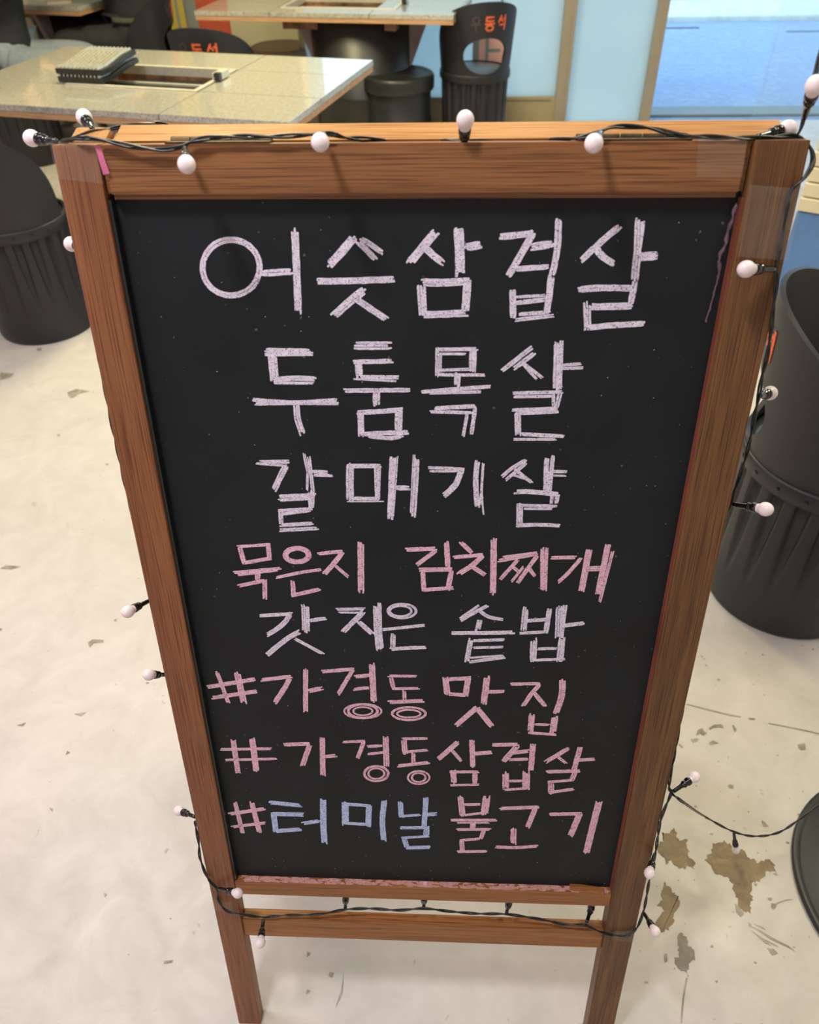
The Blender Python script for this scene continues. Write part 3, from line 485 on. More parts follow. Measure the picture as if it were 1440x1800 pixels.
# chalk writing: every character is a raised chalk deposit on the board
def letter(ln, k):
    col, *st = ln.split('|'); bm = bmesh.new(); q = 0
    for s in st:
        wd, pts = s.split(':'); wd = int(wd)/1e4; P = [Vector((*[int(c)/1e4 for c in p.split(',')], 0)) for p in pts.split()]
        if len(P) == 2: P = [P[0], P[0].lerp(P[1], .33), P[0].lerp(P[1], .66), P[1]]
        if len(P) >= 3: P = catmull(P, .004 if len(P) < 8 else .0025)
        ns = max(2, min(5, round(wd/.0026))); sw = wd/ns*random.uniform(.98, 1.1)
        for i in range(ns):
            off = (i-(ns-1)/2)*wd/ns*random.uniform(.9, 1.05); z = .0118-.00004*(q % 7); q += 1
            e0, e1 = random.uniform(-.4, .25)*wd, random.uniform(-.4, .25)*wd; swi = sw*random.uniform(.82, 1.06); half = s.count(',') > 8
            ring = []
            for j, p in enumerate(P):
                a, b = P[max(j-1, 0)], P[min(j+1, len(P)-1)]; t = (b-a).normalized(); n = Vector((-t.y, t.x, 0))
                c = p+n*(off+random.uniform(-1, 1)*min(wd*.035, .0002))
                if j == 0: c = c-t*e0
                if j == len(P)-1: c = c+t*e1
                h = swi/2*random.uniform(.88, 1.08)*(.72 if j in (0, len(P)-1) and not half else 1)
                if ns > 1 and not half and j in (0, len(P)-1): c = c-n*off*random.uniform(-.25, .3)
                ring.append((bm.verts.new((*(c-n*h).xy, z)), bm.verts.new((*(c+n*h).xy, z)), bm.verts.new((*(c-n*h).xy, .01198)), bm.verts.new((*(c+n*h).xy, .01198))))
            for a, b in zip(ring, ring[1:]):
                bm.faces.new((a[0], a[1], b[1], b[0])); bm.faces.new((a[0], b[0], b[2], a[2])); bm.faces.new((a[1], a[3], b[3], b[1]))
            for a in (ring[0], ring[-1]): bm.faces.new((a[0], a[2], a[3], a[1]))
    o = obj('chalk_letter', bm, col, pan)
    if col != 'w': o['label'] = {'p': 'pink chalk character', 'b': 'light blue chalk character'}[col]
for k, ln in enumerate(CHALK.splitlines()): letter(ln, k)
bm = bmesh.new()
for i in range(190):                                       # chalk crumbs
    u, v = random.uniform(.045, .57), random.gauss(.95, .02) if i < 40 else random.uniform(.06, .95)
    if v > .958: continue
    r = random.uniform(.0002, .0005)
    bm.faces.new([bm.verts.new((u+r*math.cos(a)*random.uniform(.6, 1.8), v+r*math.sin(a), .01185)) for a in (0, 1.3, 2.6, 3.9, 5.1)])
tag(obj('chalk_crumb', bm, 'w', pan), kind='stuff')
bm = bmesh.new()                                           # pink dust lying on the ledge
for i in range(420):
    u, w_ = random.uniform(.045, .57), random.uniform(.0035, .0155); r = random.uniform(.0008, .004)
    bm.faces.new([bm.verts.new((u+r*2*math.cos(a)*random.uniform(.6, 1.4), .9603-random.uniform(0, .0001), min(.0118, max(.002, w_*.75+r*.6*math.sin(a))))) for a in (0, 1.3, 2.6, 3.9, 5.1)])
tag(bp('chalk_dust', bm, 'chalkdust'), kind='stuff')
bp('chalk_chip', bx((.062, .9575, .004), (.072, .9603, .008), .0006), 'chalkdust'); bp('chalk_chip', bx((.31, .9570, .005), (.316, .9603, .009), .0006), 'p')
bp('splinter', bx((.518, .9555, .002), (.566, .9603, .011), .0012, Matrix.Translation((.54, .958, .006)) @ Matrix.Rotation(.12, 4, 'Y') @ Matrix.Translation((-.54, -.958, -.006))), 'rail_b')
# back frame, hinged at the top and leaning the other way
HB = Matrix.Translation((-.31, .27093369+T*cs+.001, 1.30229756-T*sn)) @ Matrix(((1, 0, 0, 0), (0, sn, cs, 0), (0, -cs, sn, 0), (0, 0, 0, 1)))
def kp(name, bm, m): return obj(name, bm, m, sign, HB)
kp('back_stile', bx((.004, 0, .002), (.036, 1.342, .026), .003), 'back_wood_v'); kp('back_stile', bx((.588, .0445, .002), (.618, 1.342, .026), .003), 'back_wood_v')
bm = bx((.0375, -.001, 0), (.616, .043, .0265), 0)
es = [e for e in bm.edges if abs(e.verts[0].co.x-e.verts[1].co.x) < .01 and abs(e.verts[0].co.y-e.verts[1].co.y) < .01]
bmesh.ops.bevel(bm, geom=es, offset=.007, segments=3, affect='EDGES'); kp('back_rail', bm, 'back_wood')
kp('back_rail', bx((.036, .96, .003), (.586, .99, .025), .002), 'back_wood'); kp('back_stretcher', bx((.036, 1.05, .003), (.586, 1.09, .025), .002), 'back_wood')
kp('back_chalkboard', bx((.045, .036, .006), (.582, .968, .010)), 'board')
for u0, u1 in ((.094, .182), (.436, .528)):                # hinges: barrel of knuckles and two leaves
    h = bp('hinge', bx((u0, -.0012, .006), (u1, 0.0004, .0225), .0003), 'brass')
    obj('hinge_leaf', bx((u0, -.0007, .024), (u1, .0009, .040), .0003), 'brass', h)
    n = 5
    for i in range(n):
        a = u0+(u1-u0)*i/n+.0006; b = u0+(u1-u0)*(i+1)/n-.0006
        bm = bmesh.new(); tube(bm, [(a, -.0018, .0232), (b, -.0018, .0232)], .0026, 8); obj('knuckle', bm, 'brass', h, smooth=False)
def patch(name, pts, m, div=6, bulge=.0006, hb=False):
    """strip of tape: quad of board points (u,v,w), subdivided and slightly wrinkled"""
    P = [Vector(p) for p in pts]; bm = bmesh.new(); g = []
    nrm = (P[1]-P[0]).cross(P[3]-P[0]).normalized()
    for i in range(div+1):
        r = []
        for j in range(div+1):
            a, b = i/div, j/div
            p = P[0].lerp(P[1], a).lerp(P[3].lerp(P[2], a), b)+nrm*random.uniform(-1, 1)*bulge
            r.append(bm.verts.new(p))
        g.append(r)
    for i in range(div):
        for j in range(div): bm.faces.new((g[i][j], g[i+1][j], g[i+1][j+1], g[i][j+1]))
    return bp(name, bm, m, True)
patch('clear_tape', [(-.0004, -.0016, -.0012), (.038, -.0016, -.0012), (.039, .030, -.0012), (-.0004, .026, -.0012)], 'tape')
patch('clear_tape', [(-.001, -.002, -.0008), (.040, -.002, -.0008), (.040, -.002, .030), (-.001, -.002, .030)], 'tape')
patch('clear_tape', [(.530, -.0018, -.0012), (.569, -.0018, -.0012), (.571, .027, -.0012), (.534, .027, -.0012)], 'tape')
patch('clear_tape', [(.526, -.0026, 0), (.571, -.0026, 0), (.60, -.0035, .046), (.535, -.0035, .046)], 'tape', bulge=.0012)
patch('clear_tape', [(.545, -.011, .046), (.605, -.010, .046), (.606, -.003, .050), (.540, -.004, .050)], 'tape', bulge=.0008)
patch('clear_tape', [(.578, .033, -.0012), (.6206, .036, -.0066), (.6206, .092, -.0065), (.579, .090, -.0012)], 'tape', 8, .0011)
patch('clear_tape', [(-.0008, .997, -.0012), (.030, .999, -.0060), (.034, 1.028, -.0060), (-.0008, 1.024, -.0012)], 'tape')
patch('clear_tape', [(.588, 1.035, -.005), (.6215, 1.035, -.005), (.6215, 1.062, -.005), (.588, 1.060, -.005)], 'tape')
patch('pink_ribbon', [(.0375, .001, -.0016), (.042, .001, -.0014), (.046, .022, -.0022), (.0405, .023, -.0022)], 'tape_pink', 3, .0003)
bm = bmesh.new(); P = catmull([(.573, .048, .012), (.5715, .06, .010), (.5705, .072, .012), (.570, .082, .010), (.567, .092, .011), (.5695, .105, .012), (.5685, .125, .013), (.5665, .150, .0145)], .002)
tube(bm, [p+Vector((random.uniform(-.0006, .0006), 0, -.0035+random.uniform(-.0004, .0004))) for p in P], [.0006+.0014*abs(math.sin(i*.55))*(1 if i < len(P)*.6 else .3) for i in range(len(P))], 5)
bp('crumpled_tape', bm, 'tape_mauve', True)
# ---------------------------------------------------------------- string lights
sl = thing('string_light', 'black twisted cable with small frosted globe bulbs wound around the chalk board', 'string lights')
bm = bmesh.new(); ph = 0
for cb in CABLES:
    P = catmull([tuple(int(c)/1e4 for c in p.split(',')) for p in cb.split()], .0030)
    nv = None; A, B = [], []
    for i, p in enumerate(P):
        t = (P[min(i+1, len(P)-1)]-P[max(i-1, 0)]).normalized()
        if nv is None: nv = t.orthogonal().normalized()
        nv = (nv-t*nv.dot(t)).normalized(); bn = t.cross(nv); a = i*.30+ph
        o = (nv*math.cos(a)+bn*math.sin(a))*.00115; A.append(p+o); B.append(p-o)
    tube(bm, A, .00115, 5); tube(bm, B, .00115, 5)
obj('cable', bm, 'cable', sl, None, True)
hold = lathe([(0, 0), (.0024, .0), (.0026, .004), (.0028, .013), (.0034, .0165), (.0044, .0172), (.0046, .0195), (.0040, .0202), (.0041, .0225), (.0052, .0232), (.0052, .0275), (.0046, .0285), (0, .0285)], 16)
HM = D.meshes.new('lamp_holder'); bmesh.ops.recalc_face_normals(hold, faces=hold.faces); hold.to_mesh(HM); hold.free(); HM.materials.append(M['socket'])
gl = lathe([(.0045, .027), (.0046, .030)]+[(.0071*math.sin(a), .0370-.0080*math.cos(a)) for a in [R(x) for x in range(38, 180, 12)]]+[(0, .0450)], 22)
GM = D.meshes.new('globe_bulb'); bmesh.ops.recalc_face_normals(gl, faces=gl.faces); gl.to_mesh(GM); gl.free(); GM.materials.append(M['globe'])
for me in (HM, GM):
    for p in me.polygons: p.use_smooth = True
for ln in BULBS.splitlines():
    a, b = [Vector([int(c)/1e4 for c in p.split(',')]) for p in ln.split()]
    d = b-a; q = d.to_track_quat('Z', 'Y').to_matrix().to_4x4()
    h = link('lamp_holder', HM, None, sl, Matrix.Translation(b-d.normalized()*.0370) @ q)
    link('globe_bulb', GM, None, h)
# ---------------------------------------------------------------- barrel chairs
RR = .198; Z0, Z1 = .44, .790
def cyl(s, z, r=RR):
    a = s/RR; r += .024*max(0, min(1, (z-.455)/.30))   # the back flares a little
    return Vector((r*math.cos(a), r*math.sin(a), z))
GLY = {'dong': [((.15, .95), (.85, .95)), ((.15, .95), (.15, .68)), ((.15, .68), (.88, .68)), ((.5, .66), (.5, .50)), ((.05, .48), (.95, .48)), 'o'],
       'seok': [((.38, .98), (.08, .55)), ((.30, .80), (.58, .58)), ((.62, .78), (.85, .78)), ((.85, 1.0), (.85, .45)), ((.2, .36), (.85, .36)), ((.85, .36), (.82, .0))],
       'u': ['O', ((.05, .45), (.95, .45)), ((.5, .45), (.5, 0))]}
def glyph(kind, s0, z0, wd, ht, r):
    bm = bmesh.new(); t = wd*.085
    for st in GLY[kind]:
        if st == 'o' or st == 'O':
            cy, rx, ry = (.19, .36, .18) if st == 'o' else (.76, .32, .22)
            pts = [(.5+rx*math.cos(a), cy+ry*math.sin(a)) for a in [i*math.pi/8 for i in range(17)]]
        else: pts = [(st[0][0]+(st[1][0]-st[0][0])*k/3, st[0][1]+(st[1][1]-st[0][1])*k/3) for k in range(4)]
        pts = [Vector((s0+(.5-p[0])*-wd, z0+p[1]*ht)) for p in pts]; ring = []
        for j, p in enumerate(pts):
            d = (pts[min(j+1, len(pts)-1)]-pts[max(j-1, 0)]).normalized(); n = Vector((-d.y, d.x))*t
            e = d*t*(-.6 if j == 0 else .6 if j == len(pts)-1 else 0)
            ring.append([bm.verts.new(cyl(*(p+e+n*k), r+q)) for q in (.0015, 0) for k in (1, -1)])
        for a, b in zip(ring, ring[1:]):
            bm.faces.new((a[0], a[1], b[1], b[0])); bm.faces.new((a[0], b[0], b[2], a[2])); bm.faces.new((a[1], a[3], b[3], b[1]))
    return bm
def barrel_mesh(n=20):
    bm = bmesh.new(); N = n*16; rings = []
    zs = [(.0, .182, 0), (.012, .187, 0), (.09, .186, 0), (.12, .186, .02), (.16, .187, .2), (.21, .188, .42), (.27, .190, .65), (.33, .191, .85), (.396, .193, 1), (.400, .193, 0), (.44, .194, 0)]
    for z, r, f in zs:
        ring = []
        for i in range(N):
            ph = abs((i % 16)/16-.5)*2; wv = .10+.45*f; d = .013*min(1, f*1.6)*max(0, min(1, (wv-ph)/.14+.5)) if f else 0
            a = 2*math.pi*i/N; ring.append(bm.verts.new(((r-d)*math.cos(a), (r-d)*math.sin(a), z)))
        rings.append(ring)
    for a, b in zip(rings, rings[1:]):
        for i in range(N): bm.faces.new((a[i], a[(i+1) % N], b[(i+1) % N], b[i]))
    bm.faces.new(rings[0][::-1]); return bm
def back_mesh():
    bm = bmesh.new(); th = R(108); hs, hz, hc = .128, .088, .540
    def arch(s): 
        u = min(1, abs(s)/(RR*th)); return Z0+.006+(Z1-Z0)*math.sqrt(max(0, 1-u**2.1))
    NA, NK = 112, 9; rings = []
    for i in range(NA):
        a = 2*math.pi*i/NA; c, s_ = math.cos(a), math.sin(a)
        pin = (hs*c, hc+hz*s_)
        lo, hi = 0.0, 1.2                                   # march outward to the outline of the back
        for _ in range(40):
            m = (lo+hi)/2; s, z = pin[0]+c*m, pin[1]+s_*m
            if Z0 < z <= arch(s) and abs(s) < RR*th: lo = m
            else: hi = m
        rings.append([(pin[0]+c*lo*k/NK, pin[1]+s_*lo*k/NK) for k in range(NK+1)])
    vo = [[bm.verts.new(cyl(*p)) for p in r] for r in rings]; vi = [[bm.verts.new(cyl(*p, RR-.011)) for p in r] for r in rings]
    for i in range(NA):
        j = (i+1) % NA
        for k in range(NK):
            bm.faces.new((vo[i][k], vo[j][k], vo[j][k+1], vo[i][k+1])); bm.faces.new((vi[i][k], vi[i][k+1], vi[j][k+1], vi[j][k]))
        for k in (0, NK): bm.faces.new((vo[i][k], vo[j][k], vi[j][k], vi[i][k]))
    return bm
def make_chair():
    t = thing('barrel_chair', 'x', 'chair', (0, 0, 0), 0, 'black barrel chairs')
    obj('barrel', barrel_mesh(), 'chair', t, None, True)
    for p in t.children[0].data.polygons: p.use_smooth = abs(p.normal.z) < .5
    band = obj('rim_band', lathe([(.188, .404), (.200, .404), (.203, .407), (.2035, .440), (.201, .445), (.188, .447)], 64), 'chair', t, None, True)
    rv = lathe([(.0052, 0), (.0048, .0014), (.003, .0022), (0, .0024)], 8); rm = D.meshes.new('rivet'); rv.to_mesh(rm); rv.free(); rm.materials.append(M['rivet'])
    for i in range(20):
        a = 2*math.pi*(i+.5)/20
        link('rivet', rm, None, band, Matrix.Translation((.2033*math.cos(a), .2033*math.sin(a), .424)) @ Matrix.Rotation(a, 4, 'Z') @ Matrix.Rotation(R(90), 4, 'Y'))
    bk = obj('backrest', back_mesh(), 'chair', t, None, True)
    e = bk.modifiers.new('edge_split', 'EDGE_SPLIT'); e.split_angle = R(50)
    for kd, s0, m in (('u', -.060, 'faded'), ('dong', .008, 'orange'), ('seok', .076, 'orange')):
        obj('painted_character', glyph(kd, s0, .664, .050, .066, RR+.0004), m, bk)
    obj('seat', lathe([(.186, .41), (.188, .428), (.182, .440), (.16, .447), (.08, .452), (0, .453)], 48), 'seat', t, None, True)
    return t
proto = make_chair()
CH = [(.902, 1.006, 153, 'black barrel chair with riveted rim band beside the right stile of the board'),
      (-1.594, 2.403, 250, 'black fluted barrel chair on the left under the near granite table'),
      (.185, 4.62, 285, 'black barrel chair facing the frosted glass, pink poster seen through its hole'),
      (-1.155, 4.02, 260, 'black barrel chair with orange characters between the near and the middle table'),
      (-2.50, 4.50, 180, 'black barrel chair under the person in light denim'),
      (-1.86, 5.0, 5, 'black barrel chair under the person in the black and olive jacket')]
for i, (x, y, az, lb) in enumerate(CH):
    o = proto if i == 0 else copy_tree(proto)
    o.location = (x, y, 0); o.rotation_euler = (0, 0, R(az)); o['label'] = lb
def stool(x, y, lb, top):
    t = thing('barrel_stool', lb, 'stool', (x, y, 0), 0, 'black barrel stools')
    obj('barrel', lathe([(0, 0), (.18, 0), (.185, .01), (.190, .20), (.1905, .205), (.186, .21), (.188, .39)], 48), 'drum', t, None, True)
    obj('lid', lathe([(.19, .36), (.203, .362), (.206, .37), (.206, .425), (.200, .438), (.185, .445), (.175, .440), (.10, .438), (0, .438)], 48), top, t, None, True)
stool(-.255, 4.55, 'glossy black barrel stool right of the middle table pedestal', 'drum')
stool(-1.06, 5.30, 'barrel stool with lid painted pale as if lit behind the middle table', 'pale_seat')
# ---------------------------------------------------------------- grill tables with granite tiles
def table(lb, corner, rz, w_, d_, cols, rowsplit, grill, px_, pr, latch=True, arms=((-1, 0), (1, 0), (0, -1), (0, 1))):
    """corner = near right corner of the top, local x to the left is negative, y to the back"""
    t = thing('grill_table', lb, 'table', (corner[0], corner[1], 0), rz, 'granite topped grill tables')
    zt, th = .75, .022; g0x, g1x, g0y, g1y = grill
    xs = cols
    def tile(x0, x1, y0, y1): obj('tile', bx((x0+.002, y0+.002, zt-th), (x1-.002, y1-.002, zt), .0015), 'granite', t)
    ys = [0]+[d_*q for q in rowsplit]+[d_]
    for a, b in zip(ys, ys[1:]): tile(xs[1], 0, a, b)
    tile(xs[0], xs[1], 0, g0y); tile(xs[0], xs[1], g1y, d_)
    if g0x > xs[0]+.01: tile(xs[0], g0x, g0y, g1y)
    if g1x < xs[1]-.01: tile(g1x, xs[1], g0y, g1y)
    for a, b in ((0, d_*.33), (d_*.33, d_*.66), (d_*.66, d_)): tile(-w_, xs[0], a, b)
    bm = bmesh.new()
    for lo, hi in (((-w_+.004, .004), (-.004, g0y-.02)), ((-w_+.004, g1y+.02), (-.004, d_-.004)), ((-w_+.004, g0y-.02), (g0x-.02, g1y+.02)), ((g1x+.02, g0y-.02), (-.004, g1y+.02))):
        box(bm, (*lo, zt-th-.022), (*hi, zt-th-.0005))
    obj('plywood_board', bm, 'plywood', t)
    bm = bmesh.new(); r = .020
    for lo, hi in (((g0x, g0y), (g1x, g0y+r)), ((g0x, g1y-r), (g1x, g1y)), ((g0x, g0y+r), (g0x+r, g1y-r)), ((g1x-r, g0y+r), (g1x, g1y-r))): box(bm, (*lo, zt-.03), (*hi, zt+.004), .001)
    gf = obj('grill_frame', bm, 'steel', t)
    if latch: obj('latch', bx((g1x-.012, g0y+.16, zt+.003), (g1x+.022, g0y+.25, zt+.030), .006), 'steel', gf); obj('latch_grip', bx((g1x+.000, g0y+.152, zt+.005), (g1x+.024, g0y+.178, zt+.032), .004), 'iron', gf)
    bm = bmesh.new(); box(bm, (g0x+r, g0y+r, zt-.07), (g1x-r, g1y-r, zt-.065))
    for lo, hi in (((g0x+.004, g0y+.004), (g1x-.004, g0y+r)), ((g0x+.004, g1y-r), (g1x-.004, g1y-.004)), ((g0x+.004, g0y), (g0x+r, g1y)), ((g1x-r, g0y), (g1x-.004, g1y))): box(bm, (*lo, zt-.10), (*hi, zt-.03))
    obj('grill_pit', bm, 'pit', t)
    for q in (.36, .68):
        yy = g0y+(g1y-g0y)*q
        obj('grill_bar', bx((g0x+r, yy-.006, zt-.045), (g1x-r, yy+.006, zt-.035), .002), 'steel', t)
    obj('pedestal', lathe([(0, 0), (pr+.01, 0), (pr+.01, .02), (pr, .03), (pr, .30), (pr+.005, .305), (pr+.005, .32), (pr, .325), (pr, zt-th-.024), (0, zt-th-.024)], 56), 'drum', t, Matrix.Translation((px_, d_/2, 0)), True)
    for sx, sy in arms:
        bm = bmesh.new(); P = [(pr-.002, .42), (pr-.002, .705), (pr+.12 if sx else min(pr+.12, d_/2-.03), .705)]
        v = [[bm.verts.new((p[0]*sx-q*sy*.014+0, p[0]*sy+q*sx*.014, p[1])) for p in P] for q in (-1, 1)]
        bm.faces.new(v[0]); bm.faces.new(v[1][::-1])
        for i in range(3): bm.faces.new((v[0][i], v[0][(i+1) % 3], v[1][(i+1) % 3], v[1][i]))
        obj('bracket', bm, 'bracket', t, Matrix.Translation((px_, d_/2, 0)))
    return t
T1 = table('near left grill table with speckled granite tiles and two ridged grill plates', (-.513, 2.408, 0), R(-13.4), 1.52, .95, (-1.10, -.50), (.335, .70), (-1.085, -.505, .305, .665), -.80, .24)
T2 = table('middle grill table with a thick black drum pedestal below the frosted glass', (.055, 4.33, 0), R(-9.5), 1.46, .70, (-1.02, -.46), (.34, .67), (-1.0, -.34, .13, .56), -.60, .29, True, ((-1, 0), (1, 0)))
T3 = table('far left grill table with people sitting at it', (-2.10, 4.74, 0), R(-15), 1.2, .80, (-.85, -.35), (.34, .67), (-.80, -.38, .2, .6), -.36, .24)
# ridged grill plates: bent slab, ridges on top, stacked two high over the pit
def plate(z, rz, lb, ox=0, oy=0):
    A = T1.matrix_basis
    o = thing('grill_plate', lb, 'grill plate', (0, 0, 0), 0, 'ridged grill plates')
    mw = Matrix.Translation((-.513, 2.408, 0)) @ Matrix.Rotation(R(-13.4), 4, 'Z') @ Matrix.Translation((-1.125+ox, .325+oy, z)) @ Matrix.Rotation(R(rz), 4, 'Z')
    o.matrix_world = mw
    prof = [(0, .0), (.07, .0), (.13, .008), (.20, .018), (.27, .020)]      # along y: flat, rising, flat
    bm = bmesh.new(); rows = []
    for y, h in prof:
        rows.append([bm.verts.new((x, y, h+zz)) for x, zz in ((0, .004), (.004, 0), (.206, 0), (.21, .004), (.21, .018), (.206, .020), (.004, .020), (0, .018))])
    for a, b in zip(rows, rows[1:]):
        for i in range(8): bm.faces.new((a[i], a[(i+1) % 8], b[(i+1) % 8], b[i]))
    bm.faces.new(rows[0]); bm.faces.new(rows[-1][::-1]); obj('slab', bm, 'iron', o)
    for i in range(11):
        x = .008+i*.0176; bm = bmesh.new(); rr = []
        for y, h in prof: rr.append([bm.verts.new((x+dx, y+(.002 if y == 0 else -.002 if y == .27 else 0), h+.0195+dz)) for dx, dz in ((0, 0), (.0015, .008), (.0055, .008), (.007, 0))])
        for a, b in zip(rr, rr[1:]):
            for k in range(3): bm.faces.new((a[k], a[k+1], b[k+1], b[k]))
        bm.faces.new(rr[0]); bm.faces.new(rr[-1][::-1]); obj('ridge', bm, 'ridge', o)
plate(.7545, 0, 'lower black ridged grill plate resting on the near table grill frame')
plate(.7835, 1.5, 'upper black ridged grill plate with glinting ridges on top of the stack', .002, -.004)
# dish and cloth on the far left table
def small_dish(x, y, lb):
    t = thing('sauce_tray', lb, 'tray', (x, y, .75), R(20))
    obj('tray_base', bx((-.07, -.04, 0.0005), (.07, .04, .010), .003), 'steel', t); obj('tray_rim', bx((-.074, -.044, .008), (.074, .044, .014), .003), 'bracket', t)
small_dish(-2.28, 4.93, 'small grey tray lying on the corner of the far left table')
# ---------------------------------------------------------------- round pedestal base, bottom right
t = thing('pedestal_base', 'glossy black round domed base at the right edge near brown floor stains', 'table base', (.9278, .2236, 0))
obj('base_rim', lathe([(.20, .001), (.233, .001), (.236, .005), (.235, .011), (.230, .013), (.224, .011), (.20, .012)], 72), 'drum', t, None, True)
obj('base_dome', lathe([(.225, .010), (.20, .017), (.15, .028), (.09, .042), (.05, .060), (.036, .075), (0, .075)], 64), 'drum', t, None, True)
obj('post', lathe([(0, .07), (.035, .07), (.035, .68), (.06, .69), (.06, .70), (0, .70)], 32), 'drum', t, None, True)
# ---------------------------------------------------------------- slatted cabinet at the right edge
t = thing('slatted_cabinet', 'cream slatted cabinet with blue lower panel at the right edge behind the chairs', 'cabinet', (1.37, 2.62, 0), R(-30))
obj('blue_panel', bx((0, .002, 0), (.6, .45, .365), .006), 'blue', t); obj('carcass', bx((.004, .012, .366), (.596, .446, .70), .004), 'slat', t)
for i in range(6): obj('slat', bx((-.002, -.006, .372+i*.055), (.60, .012, .372+i*.055+.048), .003, Matrix.Translation((0, 0, .372+i*.055)) @ Matrix.Rotation(R(7), 4, 'X') @ Matrix.Translation((0, 0, -.372-i*.055))), 'slat', t)
obj('wooden_top', bx((-.01, -.012, .703), (.61, .46, .728), .004), 'rail_t', t)
# ---------------------------------------------------------------- yellow banner
t = thing('standing_banner', 'narrow yellow standing banner with red print behind the seated person', 'banner', (-1.80, 5.60, 0))
obj('banner_sheet', bx((-.09, 0, .03), (.06, .006, 1.7)), 'yellow', t); obj('grey_stripe', bx((.005, -.003, .03), (.022, .001, 1.7)), 'greywall', t)
for i in range(5): obj('red_print', bx((-.08, -.003, .62+i*.16), (-.03, .001, .74+i*.16)), 'redprint', t)
obj('banner_foot', bx((-.10, -.12, 0), (.07, .13, .03), .005), 'drum', t)
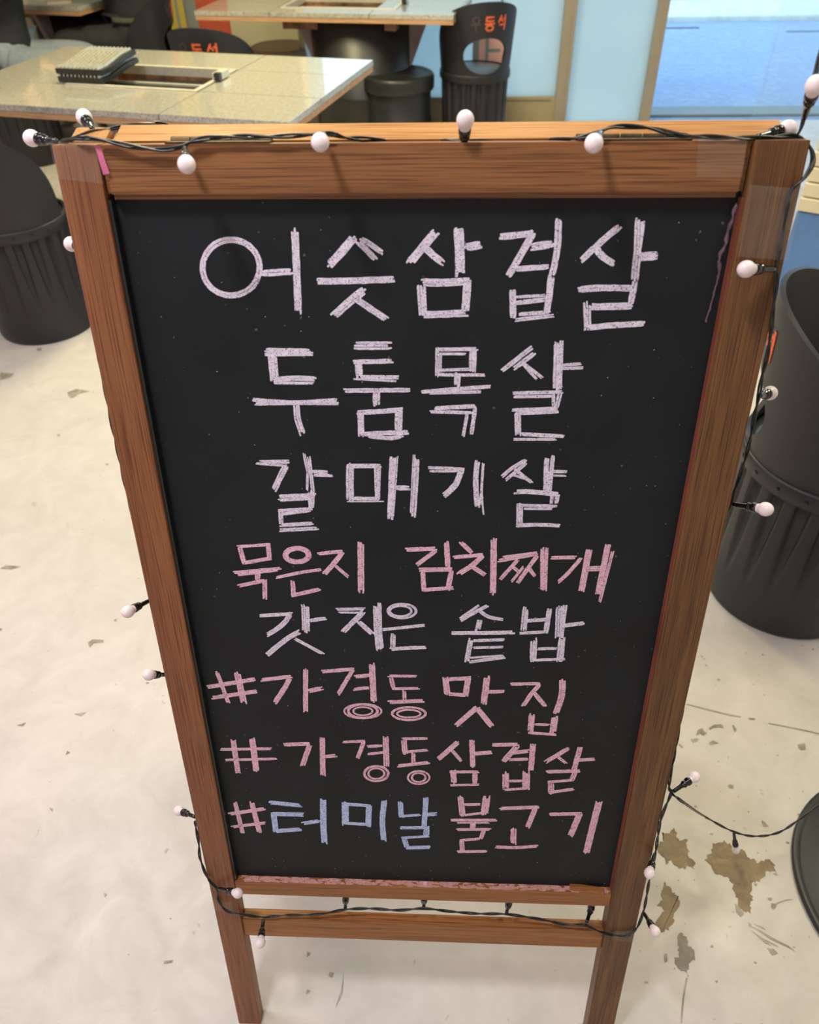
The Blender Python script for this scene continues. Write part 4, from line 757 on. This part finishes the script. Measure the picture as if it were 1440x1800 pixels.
# ---------------------------------------------------------------- people (heads above the frame)
def skin_obj(name, joints, bones, m, parent, sub=2):
    me = D.meshes.new(name); ks = list(joints); me.from_pydata([joints[k][0] for k in ks], [(ks.index(a), ks.index(b)) for a, b in bones], [])
    o = link(name, me, m, parent); md = o.modifiers.new('skin', 'SKIN'); md.use_smooth_shade = True
    for i, k in enumerate(ks):
        r = joints[k][1]; r = r if isinstance(r, tuple) else (r, r); me.skin_vertices[0].data[i].radius = r
        me.skin_vertices[0].data[i].use_root = (i == 0)
    s = o.modifiers.new('subdivision', 'SUBSURF'); s.levels = s.render_levels = sub
    return o
def person(lb, loc, rz, top, legm, trim=None):
    """seated figure facing local +x, hips at the origin height of the seat"""
    t = thing('person', lb, 'person', loc, rz)
    J = {'hip': ((0, 0, .55), (.13, .17)), 'waist': ((-.02, 0, .70), (.115, .145)), 'chest': ((.02, 0, .90), (.125, .165)), 'neckb': ((.045, 0, 1.06), (.07, .09)), 'neck': ((.06, 0, 1.13), .052), 'head0': ((.085, 0, 1.20), (.078, .072)), 'head1': ((.085, 0, 1.29), (.095, .080)), 'head2': ((.08, 0, 1.35), (.06, .055))}
    B = [('hip', 'waist'), ('waist', 'chest'), ('chest', 'neckb'), ('neckb', 'neck'), ('neck', 'head0'), ('head0', 'head1'), ('head1', 'head2')]
    jk = {k: (J[k][0], tuple(x+.042 for x in (J[k][1] if isinstance(J[k][1], tuple) else (J[k][1],)*2))) for k in ('hip', 'waist', 'chest', 'neckb')}; jb = B[:3]+[('neckb', 'collar')]; jk['collar'] = ((.058, 0, 1.125), (.072, .075)); jk['hip'] = ((-.01, 0, .53), (.185, .225))
    tr = {'hip': ((0, 0, .55), (.165, .20)), 'waist': ((-.01, 0, .68), (.15, .18))}; trb = [('hip', 'waist')]
    for s in (-1, 1):
        q = str(s)
        J['sh'+q] = ((.03, .17*s, 1.03), .058); J['el'+q] = ((.08, .235*s, .86), .046); J['wr'+q] = ((.30, .13*s, .98), .030); J['pm'+q] = ((.37, .11*s, 1.0), (.036, .018))
        B += [('neckb', 'sh'+q), ('sh'+q, 'el'+q), ('el'+q, 'wr'+q), ('wr'+q, 'pm'+q)]
        for f, (dy, l, r) in enumerate(((-.030, .062, .009), (-.010, .078, .010), (.010, .074, .010), (.029, .058, .009))):
            a = (.395, .11*s+dy, 1.004); k1, k2, k3 = [f'f{q}{f}{i}' for i in range(3)]
            J[k1] = (a, r); J[k2] = ((a[0]+l*.55, a[1], a[2]-.006), r*.95); J[k3] = ((a[0]+l*.95, a[1], a[2]-.028), r*.8)
            B += [('pm'+q, k1), (k1, k2), (k2, k3)]
        J['th'+q+'a'] = ((.33, .11*s-.040*s, .995), .011); J['th'+q+'b'] = ((.37, .11*s-.065*s, .99), .010); B += [('wr'+q, 'th'+q+'a'), ('th'+q+'a', 'th'+q+'b')]
        J['ul'+q] = ((.10, .10*s, .54), .088); J['kn'+q] = ((.46, .12*s, .555), .066); J['an'+q] = ((.42, .12*s, .11), .042); J['to'+q] = ((.55, .13*s, .04), (.04, .03))
        B += [('hip', 'ul'+q), ('ul'+q, 'kn'+q), ('kn'+q, 'an'+q), ('an'+q, 'to'+q)]
        jk['sh'+q] = ((.03, .175*s, 1.035), .100); jk['el'+q] = ((.08, .24*s, .86), .064); jk['wr'+q] = ((.28, .14*s, .97), .046)
        jb += [('neckb', 'sh'+q), ('sh'+q, 'el'+q), ('el'+q, 'wr'+q)]
        tr['ul'+q] = ((.10, .10*s, .54), .102); tr['kn'+q] = ((.47, .12*s, .555), .078); tr['an'+q] = ((.42, .12*s, .13), .060); trb += [('hip', 'ul'+q), ('ul'+q, 'kn'+q), ('kn'+q, 'an'+q)]
    skin_obj('body', J, B, 'skin', t); skin_obj('jacket', jk, jb, top, t); skin_obj('trousers', tr, trb, legm, t)
    hb = bmesh.new(); bmesh.ops.create_uvsphere(hb, u_segments=24, v_segments=14, radius=.106); bmesh.ops.scale(hb, vec=(1.0, .86, .95), verts=hb.verts)
    for v in hb.verts:
        if v.co.x > .055 and v.co.z < .05: v.co.x = .03
    bmesh.ops.translate(hb, vec=(.065, 0, 1.305), verts=hb.verts); obj('hair', hb, 'hair', t, None, True)
    for s in (-1, 1):
        eb = bmesh.new(); bmesh.ops.create_uvsphere(eb, u_segments=10, v_segments=8, radius=.011); bmesh.ops.translate(eb, vec=(.170, .03*s, 1.262), verts=eb.verts); obj('eye', eb, 'iron', t, None, True)
        sh = bx((.36, .075*s-.0 if s > 0 else -.175, .001), (.62, .175 if s > 0 else -.075, .09), .03); obj('shoe', sh, 'shoe', t, None, True)
    nb = bmesh.new(); tube(nb, [(.168, 0, 1.262), (.190, 0, 1.232), (.172, 0, 1.224)], [.007, .012, .010], 8); obj('nose', nb, 'skin', t, None, True)
    mb = bmesh.new(); tube(mb, [(.160, -.022, 1.198), (.169, 0, 1.197), (.160, .022, 1.198)], [.003, .006, .003], 8); obj('mouth', mb, 'redprint', t, None, True)
    if trim:
        jm = bmesh.new(); tube(jm, catmull([(.10, -.165, .66), (.0, -.182, .655), (-.09, -.15, .66), (-.135, -.06, .67), (-.135, .06, .67), (-.09, .15, .66), (0, .182, .655), (.10, .165, .66)], .02), .016, 8); obj('olive_hem', jm, trim, t, None, True)
    return t
person('seated person in a black jacket and light denim trousers at the left edge', (-2.50, 4.50, -.015), R(0), 'jacket', 'denim')
person('seated person in black clothes with an olive hem beside the far left table', (-1.86, 5.0, .01), R(185), 'jacket', 'jacket', 'olive')
